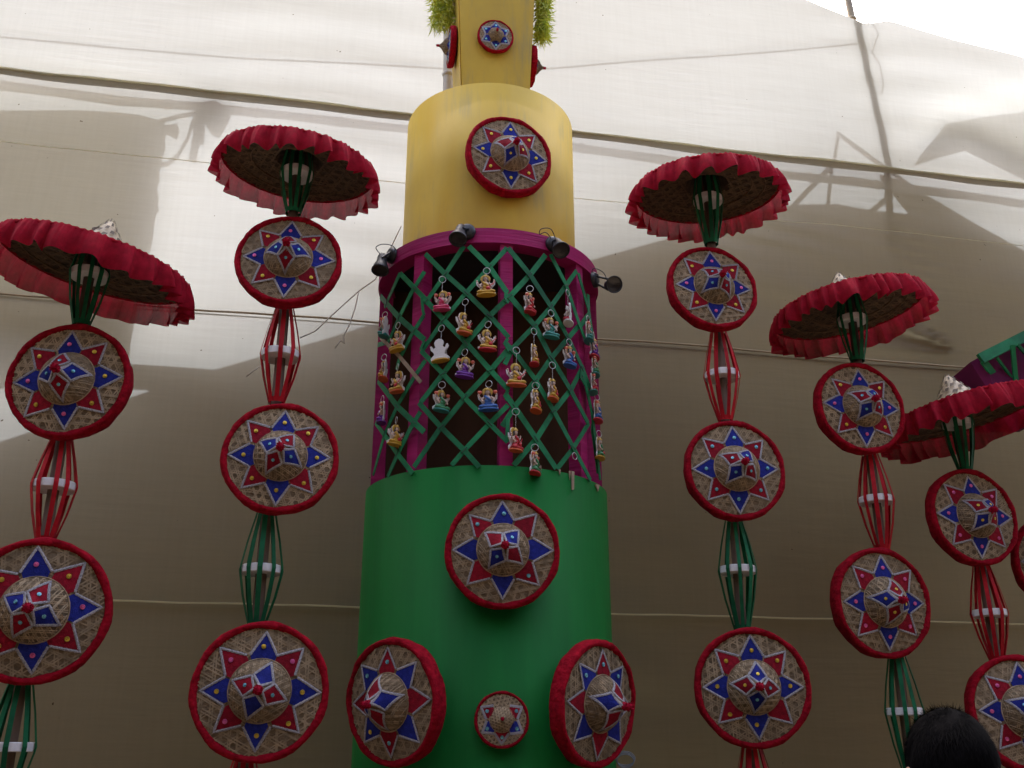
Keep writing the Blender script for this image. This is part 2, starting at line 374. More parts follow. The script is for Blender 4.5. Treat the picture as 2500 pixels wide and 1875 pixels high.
for pts, lb in ((((2020, 560), (2032, 420), (2045, 325)), 'thin upright truss bar shadowed on the cloth right of the fringed hat'),
                (((2045, 325), (2135, 392), (2230, 460)), 'thin truss bar slanting down to the right behind the cloth'),
                (((2040, 400), (1975, 470), (1890, 565)), 'thin truss bar slanting down to the left behind the cloth'),
                (((2180, 480), (2140, 512), (2085, 560)), 'short truss bar under the bamboo rail shadow on the right')):
    bamboo('truss_bar', [behind(x, y, 0.32) for x, y in pts], 0.010, lb, 'truss bar', M_TIN, False, 'truss bars behind the cloth')
bamboo('guy_cord', [behind(x, y, 0.04) for x, y in ((-200, 70), (0, 92), (250, 115), (600, 142), (1080, 168), (1200, 171), (1320, 168), (1700, 141), (2094, 108))], 0.0032,
       'thin sagging cord behind the upper cloth crossing behind the yellow neck', 'cord', M_CORD, False)
bamboo('loose_wire', [behind(x, y, 0.05) for x, y in ((2143, -10), (2142, 20), (2131, 58), (2147, 85), (2129, 128), (2150, 160), (2158, 205), (2152, 230))], 0.0035,
       'loose kinked wire dangling beside the bamboo upright at upper right', 'wire', M_WIRE, False)
# rags knotted round the rail
kn = empty('knotted_rag', behind(500, 300, 0.12), 'knotted rag with hanging ends shadowed on the cloth at upper left', 'rag')
KO = kn.location.copy()
for nm, poly in (('knot', ((478, 262), (500, 250), (525, 248), (550, 262), (562, 285), (555, 300), (535, 335), (515, 325), (500, 300), (480, 290))),
                 ('rag_end', ((470, 285), (500, 285), (497, 350), (485, 352), (478, 398), (458, 390), (470, 330))),
                 ('rag_end', ((398, 310), (430, 308), (436, 325), (430, 340), (415, 330), (400, 327)))):
    mb = MB(KO); mb.prism([behind(x, y, 0.115) for x, y in poly], CN * 0.012); mb.build(nm, M_TARP, kn)
mb = MB(KO); mb.tube([behind(x, y, 0.12) for x, y in ((470, 300), (455, 345), (432, 385), (405, 408), (385, 410))], 0.008, 6); mb.build('rope_end', M_CORD, kn)
mb = MB(KO); mb.tube([behind(x, y, 0.12) for x, y in ((385, 303), (430, 290), (480, 280))], 0.008, 6); mb.build('rope_end', M_CORD, kn)
# hanging tarpaulin, left
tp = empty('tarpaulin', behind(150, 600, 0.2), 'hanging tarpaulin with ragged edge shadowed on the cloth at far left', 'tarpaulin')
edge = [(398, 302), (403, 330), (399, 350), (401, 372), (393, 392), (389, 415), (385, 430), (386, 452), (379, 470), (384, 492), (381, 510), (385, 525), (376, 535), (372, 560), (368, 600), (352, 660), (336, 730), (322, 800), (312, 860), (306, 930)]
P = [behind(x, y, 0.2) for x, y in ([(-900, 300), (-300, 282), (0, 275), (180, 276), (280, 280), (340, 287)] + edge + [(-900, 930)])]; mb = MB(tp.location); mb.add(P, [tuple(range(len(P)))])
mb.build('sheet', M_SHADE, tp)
# beam and shed with a long pitched roof line
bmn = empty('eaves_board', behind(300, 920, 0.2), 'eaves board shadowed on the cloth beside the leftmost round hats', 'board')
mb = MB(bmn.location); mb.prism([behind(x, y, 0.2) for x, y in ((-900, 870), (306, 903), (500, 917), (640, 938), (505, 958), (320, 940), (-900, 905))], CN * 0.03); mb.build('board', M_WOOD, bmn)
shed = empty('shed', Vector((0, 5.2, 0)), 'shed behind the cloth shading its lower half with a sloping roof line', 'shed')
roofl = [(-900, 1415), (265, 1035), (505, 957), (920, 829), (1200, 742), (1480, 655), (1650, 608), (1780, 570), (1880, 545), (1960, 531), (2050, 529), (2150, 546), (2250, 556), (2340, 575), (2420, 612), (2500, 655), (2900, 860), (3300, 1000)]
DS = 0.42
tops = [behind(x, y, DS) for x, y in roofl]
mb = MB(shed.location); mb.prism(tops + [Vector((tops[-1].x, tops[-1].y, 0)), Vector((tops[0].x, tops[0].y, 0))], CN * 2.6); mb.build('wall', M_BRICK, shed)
mb = MB(shed.location); N = len(tops); up = Vector((0, 0, 0.02))
vs = []
for p in tops: vs += [p - CN * 0.03 + up * 0.1, p + CN * 2.75 + up * 0.1, p + CN * 2.75 + up, p - CN * 0.03 + up]
fs = []
for i in range(N - 1):
    for k in range(4): fs.append((i * 4 + k, i * 4 + (k + 1) % 4, i * 4 + 4 + (k + 1) % 4, i * 4 + 4 + k))
mb.add(vs, fs); mb.build('roof', M_TIN, shed)
# cloth awning behind, upper right, and a plank under it
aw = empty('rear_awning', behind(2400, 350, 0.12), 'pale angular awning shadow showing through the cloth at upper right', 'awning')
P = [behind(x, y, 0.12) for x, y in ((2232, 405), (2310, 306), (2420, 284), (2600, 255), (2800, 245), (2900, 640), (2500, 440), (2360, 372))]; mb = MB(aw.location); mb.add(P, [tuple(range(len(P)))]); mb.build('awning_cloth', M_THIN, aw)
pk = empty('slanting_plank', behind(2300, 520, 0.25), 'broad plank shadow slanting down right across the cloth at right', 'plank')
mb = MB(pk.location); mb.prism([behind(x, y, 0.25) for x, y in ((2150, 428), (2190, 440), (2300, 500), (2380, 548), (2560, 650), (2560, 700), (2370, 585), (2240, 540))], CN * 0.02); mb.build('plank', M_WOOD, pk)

# ------------------------------------------------------------------ the tower
tower = empty('decorated_tower', (TX, TY, 0), 'tall tower of green drum, purple lattice cage, yellow drum and yellow neck', 'tower')
TO = Vector((TX, TY, 0))
YAW = rad(10)
GR, GZ = 0.424, 2.441
def drum(name, r, z0, z1, m, th=0.006, n=96):
    mb = MB(TO); c = (TX, TY, 0)
    mb.lathe([(r, z0), (r, z0 + (z1 - z0) * 0.5), (r, z1), (r - th, z1), (r - th, z0)], n, c); return mb.build(name, m, tower, False)
o = drum('green_drum', GR, 0.0, GZ, M_GREEN)
for p in o.data.polygons: p.use_smooth = abs(p.normal.z) < 0.5
YR, YZ0, YZ1 = 0.334, 3.27, 3.956
o = drum('yellow_drum', YR, YZ0, YZ1, M_YEL)
for p in o.data.polygons: p.use_smooth = abs(p.normal.z) < 0.5
mb = MB(TO); mb.lathe([(0.0, YZ1 - 0.03), (YR - 0.007, YZ1 - 0.03)], 48, (TX, TY, 0)); mb.build('drum_lid', M_YEL, tower)
# cage ring, floor, ceiling, posts, inner panel
RR = 0.418
mb = MB(TO); mb.lathe([(RR - 0.06, 3.233), (RR, 3.233), (RR, 3.289), (RR - 0.10, 3.289)], 96, (TX, TY, 0)); mb.build('cage_ring', M_PURP, tower)
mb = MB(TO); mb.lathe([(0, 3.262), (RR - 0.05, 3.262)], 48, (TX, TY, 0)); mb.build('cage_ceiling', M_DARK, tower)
mb = MB(TO); mb.lathe([(0, 2.39), (GR - 0.008, 2.39)], 48, (TX, TY, 0)); mb.build('cage_floor', M_BROWN, tower)
mb = MB(TO); mb.box((TX, TY + .03, 2.80), (0.80, 0.012, 0.92)); o = mb.build('inner_panel', M_BROWN, tower)
for a in (-84, -35, 10, 54, 92):
    t = rad(a); d = Vector((math.sin(t), -math.cos(t), 0)); c = TO + d * (0.385) + Vector((0, 0, 2.81))
    mb = MB(TO); mb.box(c, (0.043, 0.048, 0.86), Matrix.Rotation(t, 3, 'Z')); mb.build('cage_post', M_PURP, tower)
# neck: a flaring square box made of four boards
def neck_board(name, k):
    q = Matrix.Rotation(YAW, 3, 'Z'); zb, zt = YZ1 - 0.03, 4.95
    wb, wt, db, dt = 0.133, 0.178, 0.12, 0.15
    def corner(sx, sy, z, ins=0.0):
        t = (z - zb) / (zt - zb); hx = wb + (wt - wb) * t - ins; hy = db + (dt - db) * t - ins
        return TO + Vector((0, 0, z)) + q @ Vector((sx * hx, sy * hy - 0.02, 0))
    cs = [(-1, -1), (1, -1), (1, 1), (-1, 1)]; a, b = cs[k], cs[(k + 1) % 4]
    gap = 0.0025
    def side(z, ins):
        A = corner(*a, z, ins); B = corner(*b, z, ins); d = (B - A).normalized() * (gap if k % 2 == 0 else gap + 0.008); return A + d, B - d
    A0, B0 = side(zb, 0); A1, B1 = side(zt, 0); C0, D0 = side(zb, 0.01); C1, D1 = side(zt, 0.01)
    mb = MB(TO); mb.add([A0, B0, B1, A1, C0, D0, D1, C1], [(0, 1, 2, 3), (7, 6, 5, 4), (0, 3, 7, 4), (1, 5, 6, 2), (3, 2, 6, 7), (0, 4, 5, 1)])
    return mb.build(name, M_YEL, tower)
for k in range(4): neck_board('neck_board', k)
def neck_point(px, py, side='front'):
    q = Matrix.Rotation(YAW, 3, 'Z'); zb, zt = YZ1 - 0.03, 4.95
    d = ray(px, py)
    if side == 'front':
        n0 = q @ Vector((0, -1, 0)); p0 = TO + q @ Vector((0, -0.16, 0)); t = (p0 - CAM).dot(n0) / d.dot(n0); return CAM + d * t, n0
    sx = -1 if side == 'left' else 1
    n0 = q @ Vector((sx, 0, 0)); t = (TY - 0.02) / d.y; p = CAM + d * t
    tt = (p.z - zb) / (zt - zb); hx = 0.133 + 0.045 * tt
    return TO + Vector((0, 0, p.z)) + q @ Vector((sx * (hx + 0.004), -0.03, 0)), n0
# pale splits torn in the top edge of the green drum
for pts in (((1388, 1150), (1392, 1150), (1390, 1172)), ((1394, 1150), (1401, 1152), (1400, 1195), (1395, 1196)), ((1363, 1146), (1368, 1147), (1366, 1160)), ((1452, 1182), (1462, 1184), (1459, 1200)), ((1318, 1136), (1321, 1137), (1320, 1152))):
    mb = MB(TO); P = [on_drum(x, y, GR + 0.002) for x, y in pts]; n0 = Vector((P[0].x - TX, P[0].y - TY, 0)).normalized()
    mb.prism(P, n0 * 0.003); mb.build('torn_split', M_WOOD, tower)
# lattice of green strips wound round the cage (crop coordinates of the cage -> photo pixels)
def K(x, y): return 880 + x / 2.514, 520 + y / 2.514
back = [[(635, 205), (520, 380), (430, 510), (395, 560)], [(900, 215), (790, 335), (650, 490), (510, 660), (378, 850)], [(1135, 258), (1040, 380), (920, 510), (790, 635), (650, 800), (510, 985), (370, 1165)],
        [(1325, 355), (1160, 585), (1070, 690), (935, 830), (885, 930)], [(905, 840), (800, 965), (640, 1135), (495, 1315), (330, 1560)],
        [(1340, 690), (1170, 890), (1080, 1020), (950, 1185), (870, 1310)], [(905, 1180), (800, 1285), (640, 1455), (560, 1550)], [(1365, 940), (1290, 1085), (1190, 1210), (1080, 1385), (940, 1550)],
        [(1400, 1290), (1300, 1450), (1205, 1570)], [(395, 360), (320, 480), (240, 640), (175, 790), (110, 810)], [(390, 630), (320, 740), (240, 900), (225, 960)], [(400, 905), (330, 1010), (230, 1180), (150, 1360), (80, 1610)],
        [(370, 1220), (310, 1320), (230, 1480), (170, 1620)], [(245, 370), (200, 470), (150, 580)], [(1440, 1180), (1420, 1330), (1455, 1600)]]
front = [[(400, 252), (520, 375), (650, 490), (800, 640), (910, 765)], [(665, 205), (790, 330), (900, 490)], [(905, 500), (1070, 695), (1170, 890), (1290, 1090), (1395, 1290)], [(905, 215), (1040, 380), (1170, 580), (1280, 780), (1365, 960), (1410, 1080)],
         [(245, 372), (380, 510), (510, 655), (650, 800), (800, 968), (910, 1088)], [(125, 512), (240, 645), (395, 780)], [(372, 845), (500, 980), (640, 1135), (790, 1290), (905, 1408)],
         [(110, 1030), (230, 1190), (393, 1345)], [(360, 1165), (495, 1315), (640, 1460), (730, 1560)], [(95, 1285), (230, 1480), (322, 1600)], [(1165, 255), (1260, 440), (1340, 680), (1380, 780)],
         [(890, 800), (950, 860), (1070, 1020), (1190, 1225), (1300, 1430), (1410, 1640)], [(890, 1115), (955, 1205), (1080, 1390), (1200, 1570)], [(1335, 370), (1400, 600), (1425, 760)], [(1360, 960), (1420, 1230), (1470, 1640)], [(1395, 500), (1400, 620), (1345, 700)],
         [(905, 770), (885, 800), (915, 850)], [(895, 480), (890, 540), (910, 550)], [(378, 520), (385, 600), (392, 630)], [(395, 785), (370, 840)], [(905, 1090), (885, 1125), (900, 1150)], [(905, 1260), (900, 1400)], [(1360, 930), (1350, 1010), (1380, 1060)]]
bare = [[(125, 765), (240, 880), (372, 1040)]]
def lattice(pl, rr, wd, m, nm):
    P = lerp_path([(*K(x, y), 0) for x, y in pl], 12); P = [on_drum(p.x, p.y, rr) for p in P]
    nr = [Vector((p.x - TX, p.y - TY, 0)).normalized() for p in P]
    mb = MB(TO); mb.ribbon(P, nr, wd, 0.0025); return mb.build(nm, m, tower)
for pl in back: lattice(pl, 0.4225, 0.0175 + R_.uniform(-0.002, 0.002), M_GLAT, 'lattice_strip')
for i, pl in enumerate(front): lattice(pl, 0.4275, (0.0175 if len(pl) > 3 or i < 16 else 0.012) + R_.uniform(-0.002, 0.002), M_GLAT, 'lattice_strip')
def seg_x(a, b, c, d):
    r = (b[0] - a[0], b[1] - a[1]); q = (d[0] - c[0], d[1] - c[1]); k = r[0] * q[1] - r[1] * q[0]
    if abs(k) < 1e-6: return None
    t = ((c[0] - a[0]) * q[1] - (c[1] - a[1]) * q[0]) / k; u = ((c[0] - a[0]) * r[1] - (c[1] - a[1]) * r[0]) / k
    return (a[0] + r[0] * t, a[1] + r[1] * t) if 0 <= t < 1 and 0 <= u < 1 else None
for fp in front:
    for bp in back:
        for a, b in zip(fp[:-1], fp[1:]):
            for c, d in zip(bp[:-1], bp[1:]):
                x = seg_x(a, b, c, d)
                if x and x[0] < 1380:
                    p = on_drum(*K(*x), .4285); nn = Vector((p.x - TX, p.y - TY, 0)).normalized(); sd = Vector((-nn.y, nn.x, 0))
                    an = R_.uniform(.5, 1.1) * R_.choice((-1, 1)); dd = sd * math.sin(an) + Vector((0, 0, math.cos(an)))
                    mb = MB(TO); mb.tube([p - dd * .013, p + nn * .0035 - dd * .009, p + nn * .0035 + dd * .009, p + dd * .013], .0011, 5); mb.build('tie', M_WIRE, tower)
for pl in bare: lattice(pl, 0.4255, 0.013, M_WOOD, 'bare_strip')

# ------------------------------------------------------------------ round woven hats (unit radius, front = +Z)
def hz(r):                                     # height of the hat face
    pr = ((0, .60), (.04, .58), (.065, .52), (.10, .45), (.16, .39), (.24, .34), (.32, .28), (.385, .205), (.43, .12), (.452, .08), (.46, .075), (.9, .02), (1.1, .0))
    for (a, za), (b, zb) in zip(pr[:-1], pr[1:]):
        if a <= r <= b: return za + (zb - za) * (r - a) / (b - a)
    return 0
def weave_mesh(name, r0, r1, sp, wd, hf, m, seed, sgn=1):
    rn = random.Random(seed); mb = MB()
    for di in range(3):
        a = di * math.pi / 3 + 0.2; dx, dy = math.cos(a), math.sin(a); k = -int(r1 / sp) - 1
        while k * sp < r1 + sp:
            off = (k + (0.5 if di == 2 else 0)) * sp + rn.uniform(-.12, .12) * sp; k += 1
            if abs(off) >= r1: continue
            for pas in range(2):
                o2 = off + (pas - 0.5) * wd * 1.7 * rn.uniform(0.6, 1.3); L = math.sqrt(max(0, r1 * r1 - o2 * o2))
                n = max(2, int(2 * L / 0.07)); sl = rn.uniform(-.02, .02); run = []
                for i in range(n + 1):
                    s = -L + 2 * L * i / n; oo = o2 + sl * s; x, y = dx * s - dy * oo, dy * s + dx * oo; rr = math.hypot(x, y)
                    if rr < r0 or rr > r1 * 1.01:
                        if len(run) > 1: strip(mb, run, wd, dx, dy)
                        run = []; continue
                    run.append(Vector((x, y, hf(rr) + sgn * (0.006 + 0.004 * di + 0.004 * math.sin(s * math.pi / sp + di * 2 + k)))))
                if len(run) > 1: strip(mb, run, wd, dx, dy)
    return mb.mesh(name, m)
def strip(mb, run, wd, dx, dy):
    b = Vector((-dy, dx, 0)) * wd / 2; vs = []
    for p in run: vs += [p - b, p + b]
    mb.add(vs, [(2 * i, 2 * i + 2, 2 * i + 3, 2 * i + 1) for i in range(len(run) - 1)])
def surf_poly(mb, poly, off, sub=6):           # polygon (x,y fan from its middle) laid on the hat face
    c = Vector((sum(p[0] for p in poly), sum(p[1] for p in poly))) / len(poly); ring = []
    for a, b in zip(poly, poly[1:] + poly[:1]):
        for i in range(sub): ring.append(Vector(a).lerp(Vector(b), i / sub))
    vs = []; fs = []; n = len(ring); L = 4
    for j in range(L + 1):
        for p in ring: q = c.lerp(p, j / L); vs.append((q.x, q.y, hz(q.length) + off))
    for j in range(L):
        for i in range(n): i2 = (i + 1) % n; fs.append((j * n + i, (j + 1) * n + i, (j + 1) * n + i2, j * n + i2))
    mb.add(vs, fs)
def surf_band(mb, path, wd, off, scal=0.0):    # lace band along a path on the hat face
    P = lerp_path([(p[0], p[1], 0) for p in path], 0.03); vs = []; n = len(P)
    for i, p in enumerate(P):
        d = (P[min(i + 1, n - 1)] - P[max(i - 1, 0)]).normalized(); b = Vector((-d.y, d.x, 0)) * (wd / 2) * (1 + scal * (i % 2))
        for q, o in ((p - b, off), (p, off + 0.008), (p + b, off)): vs.append((q.x, q.y, hz(math.hypot(q.x, q.y)) + o))
    fs = []
    for i in range(n - 1):
        for k in range(2): a = i * 3 + k; fs.append((a, a + 3, a + 4, a + 1))
    mb.add(vs, fs)
def pol(r, a): return (r * math.cos(a), r * math.sin(a))
HM = {}
def rim_jit(i, t): return (0.010 * math.sin(7 * t + i) + 0.006 * math.sin(17 * t + 2 * i), 0.008 * math.sin(11 * t + i * 1.3))
mb = MB(); mb.lathe([(.86, -.20), (.95, -.225), (.985, -.19), (1.0, -.08), (1.0, .02), (.985, .06), (.95, .075), (.912, .062), (.893, .03), (.89, -.02)], 56, jit=rim_jit); HM['rim'] = mb.mesh('rim', M_RED, True)
mb = MB(); mb.lathe([(.45, hz(.45)), (.55, hz(.55)), (.7, hz(.7)), (.90, hz(.90))], 40); HM['brim'] = mb.mesh('brim', M_LEAF, True)
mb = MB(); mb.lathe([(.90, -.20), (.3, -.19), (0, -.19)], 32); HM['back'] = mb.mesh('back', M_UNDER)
mb = MB(); mb.lathe([(r, hz(r)) for r in (.455, .43, .385, .32, .24, .16, .10, .065, .04, .001)], 32); HM['crown'] = mb.mesh('crown', M_LEAF, True)
mb = MB(); mb.tube([pol(.452, 2 * math.pi * k / 40) + (hz(.452) + .012,) for k in range(41)], .014, 6, False); HM['crown_ring'] = mb.mesh('crown_ring', M_STRAW, True)
HM['weave'] = [weave_mesh('weave', .46, .895, .135, .020, hz, M_STRAW, s) for s in (1, 2, 3)]
HM['crown_weave'] = [weave_mesh('crown_weave', .03, .44, .095, .016, hz, M_STRAW, s) for s in (4, 5)]
for nm, m in (('blue', M_BLUE), ('red', M_REDC)):
    mb = MB(); surf_poly(mb, [pol(.455, -.36), pol(.455, -.12), pol(.455, .12), pol(.455, .36), pol(.545, .36), pol(.855, 0), pol(.545, -.36)], 0.024); HM['pt_' + nm] = mb.mesh('star_point', m, True)
    mb = MB(); surf_poly(mb, [pol(.06, 0), pol(.235, .66), pol(.405, 0), pol(.235, -.66)], 0.026); HM['kite_' + nm] = mb.mesh('kite', m, True)
    mb = MB(); surf_poly(mb, [pol(.455, -.45), pol(.455, .45), pol(.56, .45), pol(.82, 0), pol(.56, -.45)], 0.024); HM['pt6_' + nm] = mb.mesh('star_point', m, True)
mb = MB(); surf_band(mb, [pol(.555, .38), pol(.87, 0), pol(.555, -.38)], .034, .03, .25); HM['lace'] = mb.mesh('lace', M_LACE)
mb = MB(); surf_band(mb, [pol(.57, .50), pol(.86, 0), pol(.57, -.50)], .085, .03, .2); HM['lace6'] = mb.mesh('lace', M_LACE)
mb = MB(); surf_band(mb, [pol(.065, 0.05), pol(.235, .72), pol(.422, 0), pol(.235, -.72), pol(.065, -0.05)], .032, .034, .2); HM['kite_lace'] = mb.mesh('kite_lace', M_LACE)
for nm, m in (('gold', M_GOLD), ('pink', M_PINK), ('aqua', M_AQUA)):
    mb = MB(); mb.lathe([(.036, 0), (.034, .010), (.024, .012), (.020, .006), (.012, .008), (.008, .016), (0.0005, .018)], 14); HM['seq_' + nm] = mb.mesh('sequin', m)
mb = MB(); rn = random.Random(3)
mb.ellipsoid((0, 0, .63), .06, 10, 7)
for i in range(90):
    d = Vector((rn.gauss(0, 1), rn.gauss(0, 1), rn.gauss(0, 1))).normalized(); p = Vector((0, 0, .63)); a = d.orthogonal() * .012
    mb.add([p + d * .03 - a, p + d * .03 + a, p + d * rn.uniform(.075, .1)], [(0, 1, 2)])
mb.lathe([(.075, .54), (.062, .58), (.045, .61)], 10); HM['pompom'] = mb.mesh('pompom', M_POM)

def surf_at(o, r, a, off=.03):                 # place a child on the hat face
    z = hz(r) + off; s = (hz(r + .02) - hz(r - .02)) / .04
    n0 = Vector((-s * math.cos(a), -s * math.sin(a), 1)).normalized()
    o.location = (r * math.cos(a), r * math.sin(a), z); o.rotation_mode = 'QUATERNION'; o.rotation_quaternion = n0.to_track_quat('Z', 'Y')
HATS = 0
def round_hat(c, Rm, tipdir, label, group, first='blue', seq=('gold', 'gold'), kite=('red', 'blue'), kseq=('aqua', 'aqua'), krot=0.0, roll=0.0, six=False, skip=()):
    """c centre on the pole or wall, tipdir unit vector the crown points to"""
    global HATS; HATS += 1
    e = empty('round_hat', c, label, 'hat', group)
    n0 = tipdir.normalized(); upv = Vector((0, 0, 1)); y = (upv - n0 * upv.dot(n0)).normalized(); x = y.cross(n0)
    q = Matrix((x, y, n0)).transposed() @ Matrix.Rotation(roll, 3, 'Z')
    e.rotation_mode = 'QUATERNION'; e.rotation_quaternion = q.to_quaternion(); e.scale = (Rm,) * 3
    put('rim', HM['rim'], e); put('brim', HM['brim'], e); put('back', HM['back'], e); put('crown', HM['crown'], e); put('crown_ring', HM['crown_ring'], e)
    o = put('weave', HM['weave'][HATS % 3], e, 'stuff'); o.rotation_euler.z = HATS * 0.7
    o = put('crown_weave', HM['crown_weave'][HATS % 2], e, 'stuff'); o.rotation_euler.z = HATS * 0.9
    put('pompom', HM['pompom'], e)
    n = 6 if six else 8
    for k in range(n):
        a = math.pi / 2 + 2 * math.pi * k / n + R_.uniform(-.03, .03); cl = first if (k % 2 == 0) else ('red' if first == 'blue' else 'blue')
        if six: cl = 'blue' if k % 2 == 0 else first
        if k not in skip:
            sr = R_.uniform(.955, 1.01)
            p = put('star_point', HM[('pt6_' if six else 'pt_') + cl], e); p.rotation_euler.z = a; p.scale = (sr, sr * R_.uniform(.9, 1.04), 1)
            p = put('lace', HM['lace6' if six else 'lace'], e); p.rotation_euler.z = a + R_.uniform(-.015, .015); p.scale = (sr, sr, 1)
        sq = seq[k % len(seq)]
        if sq and k not in skip:
            s = put('sequin', HM['seq_' + sq], e); surf_at(s, .62 + R_.uniform(-.015, .015), a + R_.uniform(-.03, .03))
            if six: s.scale = (1.9, 1.9, 1.4)
    if not six:
        for k in range(4):
            a = math.pi / 4 + krot + math.pi / 2 * k + R_.uniform(-.06, .06); cl = kite[k % 2]
            sr = R_.uniform(.93, 1.05); p = put('kite', HM['kite_' + cl], e); p.rotation_euler.z = a
            p = put('kite_lace', HM['kite_lace'], e); p.rotation_euler.z = a
            sq = kseq[k % len(kseq)]
            if sq: s = put('sequin', HM['seq_' + sq], e); surf_at(s, .21, a, .034); s.scale = (.8, .8, .8)
    return e
def tip_dir(c, Rm, tip, L=0.63):                # direction in which the crown points, from where its tip is seen
    d = ray(*tip).normalized(); oc = CAM - c; l = L * Rm; b = oc.dot(d); q = b * b - (oc.dot(oc) - l * l)
    t = -b - math.sqrt(q) if q > 0 else -b
    return (CAM + d * t - c).normalized()

# ------------------------------------------------------------------ poles with hats, fringed hats and strip lanterns
def up_on(pole, py):                           # height on a vertical pole seen at image row py
    x, y = pole; lo, hi = -2.0, 8.0
    for _ in range(50):
        m_ = (lo + hi) / 2; v = Vector((x, y, m_)) - CAM; dep = v.y * CT + v.z * ST; yy = 937.5 - F * (v.z * CT - v.y * ST) / dep
        if yy > py: lo = m_
        else: hi = m_
    return (lo + hi) / 2
LM = {}
def strip_lantern(pole, py0, py1, pymid, colr, label, group, bulge=0.062, n=10, rtop=0.027, dark_ends=False, lean=(0, 0)):
    z0, z1, zm = up_on(pole, py1), up_on(pole, py0), up_on(pole, pymid)
    e = empty('strip_lantern', (pole[0] + lean[0], pole[1] + lean[1], z0), label, 'lantern', group); m = M_GSTR if colr == 'green' else M_RSTR
    ph = R_.uniform(0, 1)
    for k in range(n):
        t = 2 * math.pi * (k + ph) / n + R_.uniform(-.1, .1); d = Vector((math.cos(t), math.sin(t), 0)); P = []; N = []
        H = z1 - z0; hm = zm - z0
        for zz, r in ((0, rtop * 0.9), (hm * 0.5, (rtop + bulge) * 0.49 + .004), (hm - .014, bulge - .001), (hm, bulge + .0015), (hm + .014, bulge - .001), (hm + (H - hm) * 0.5, (rtop + bulge) * 0.49 + .004), (H, rtop)):
            P.append(d * r + Vector((0, 0, zz))); N.append(d)
        mb = MB(); mb.ribbon(P, N, 0.0135 * R_.uniform(.85, 1.1), 0.0012); mb.build('strip', m, e)
    mb = MB(); mb.lathe([(.017, hm - .012), (bulge - .004, hm - .012), (bulge - .002, hm - .010), (bulge - .002, hm + .010), (bulge - .004, hm + .012), (.017, hm + .012)], 24)
    mb.build('foam_disc', M_FOAM, e)
    mb = MB(); mb.lathe([(rtop * .9 + .002, -.004), (rtop * .9 + .003, .012)], 12); mb.build('binding', m, e)
    return e

def weave_under(r): return 0.16 * (1 - r) ** 1.0 if r > .3 else 0.112 + (.3 - r) * 1.5
UM = {}
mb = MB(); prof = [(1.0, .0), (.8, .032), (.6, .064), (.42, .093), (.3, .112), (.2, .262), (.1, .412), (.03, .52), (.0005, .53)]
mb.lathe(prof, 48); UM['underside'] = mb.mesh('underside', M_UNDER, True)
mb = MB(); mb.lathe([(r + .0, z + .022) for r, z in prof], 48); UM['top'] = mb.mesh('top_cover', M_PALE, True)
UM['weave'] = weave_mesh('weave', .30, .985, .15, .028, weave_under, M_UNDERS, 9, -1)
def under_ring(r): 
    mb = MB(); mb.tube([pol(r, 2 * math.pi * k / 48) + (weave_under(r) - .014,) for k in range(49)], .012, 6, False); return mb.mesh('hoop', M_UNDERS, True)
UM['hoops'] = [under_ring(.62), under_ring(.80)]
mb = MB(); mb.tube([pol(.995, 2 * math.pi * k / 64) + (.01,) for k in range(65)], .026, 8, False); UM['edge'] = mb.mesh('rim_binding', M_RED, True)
# cap weave: dark and light plait on the pointed top
mb = MB()
for j in range(7):
    z0 = .17 + j * .055
    for k in range(14):
        if (j + k) % 2: continue
        def cr(z): return max(.01, .3 - (z - .112) / 1.5) + .022
        t0 = 2 * math.pi * k / 14; t1 = 2 * math.pi * (k + .62) / 14; vs = []
        for z, tt in ((z0, t0), (z0, t1), (z0 + .045, t1 + .1), (z0 + .045, t0 + .1)): vs.append((cr(z) * math.cos(tt), cr(z) * math.sin(tt), z + .026))
        mb.add(vs, [(0, 1, 2, 3)])
UM['plait'] = mb.mesh('plait', mat('dark_plait', (0.10, 0.075, 0.05), 0.7))
def frill_mesh(seed, h=.29):
    rn = random.Random(seed); N = 800; J = 8; vs = []; fs = []
    ks = []; t = 0
    while t < 2 * math.pi: ks.append(t); t += rn.uniform(.10, .34)
    n = len(ks); hv = [h * rn.uniform(.86, 1.12) for _ in ks]; am = [rn.uniform(.5, 1.5) for _ in ks]
    for i in range(N):
        t = 2 * math.pi * i / N; k = max(j for j in range(n) if ks[j] <= t); t1 = ks[k + 1] if k + 1 < n else 2 * math.pi
        f = (t - ks[k]) / (t1 - ks[k]); wv = math.sin(f * 2 * math.pi) * am[k]; hh = hv[k] * (1 - f) + hv[(k + 1) % n] * f
        for j in range(J):
            v = j / (J - 1); a = .012 + .062 * v ** 1.1
            r = 1.02 + .05 * math.sin(v * 2.0) + wv * a + (.005 * math.sin(t * 83 + 5 * math.sin(t * 5)) + .003 * math.sin(t * 141 + 3 * math.sin(t * 7))) * (1 - .55 * v)
            tt = t + .02 * v * wv
            vs.append((r * math.cos(tt), r * math.sin(tt), .035 - hh * v + .014 * wv * v + .006 * (math.sin(t * 90) * (j == 0))))
    for i in range(N):
        i2 = (i + 1) % N
        for j in range(J - 1): fs.append((i * J + j, i2 * J + j, i2 * J + j + 1, i * J + j + 1))
    return mesh('frill', vs, fs, M_FRILL, True)
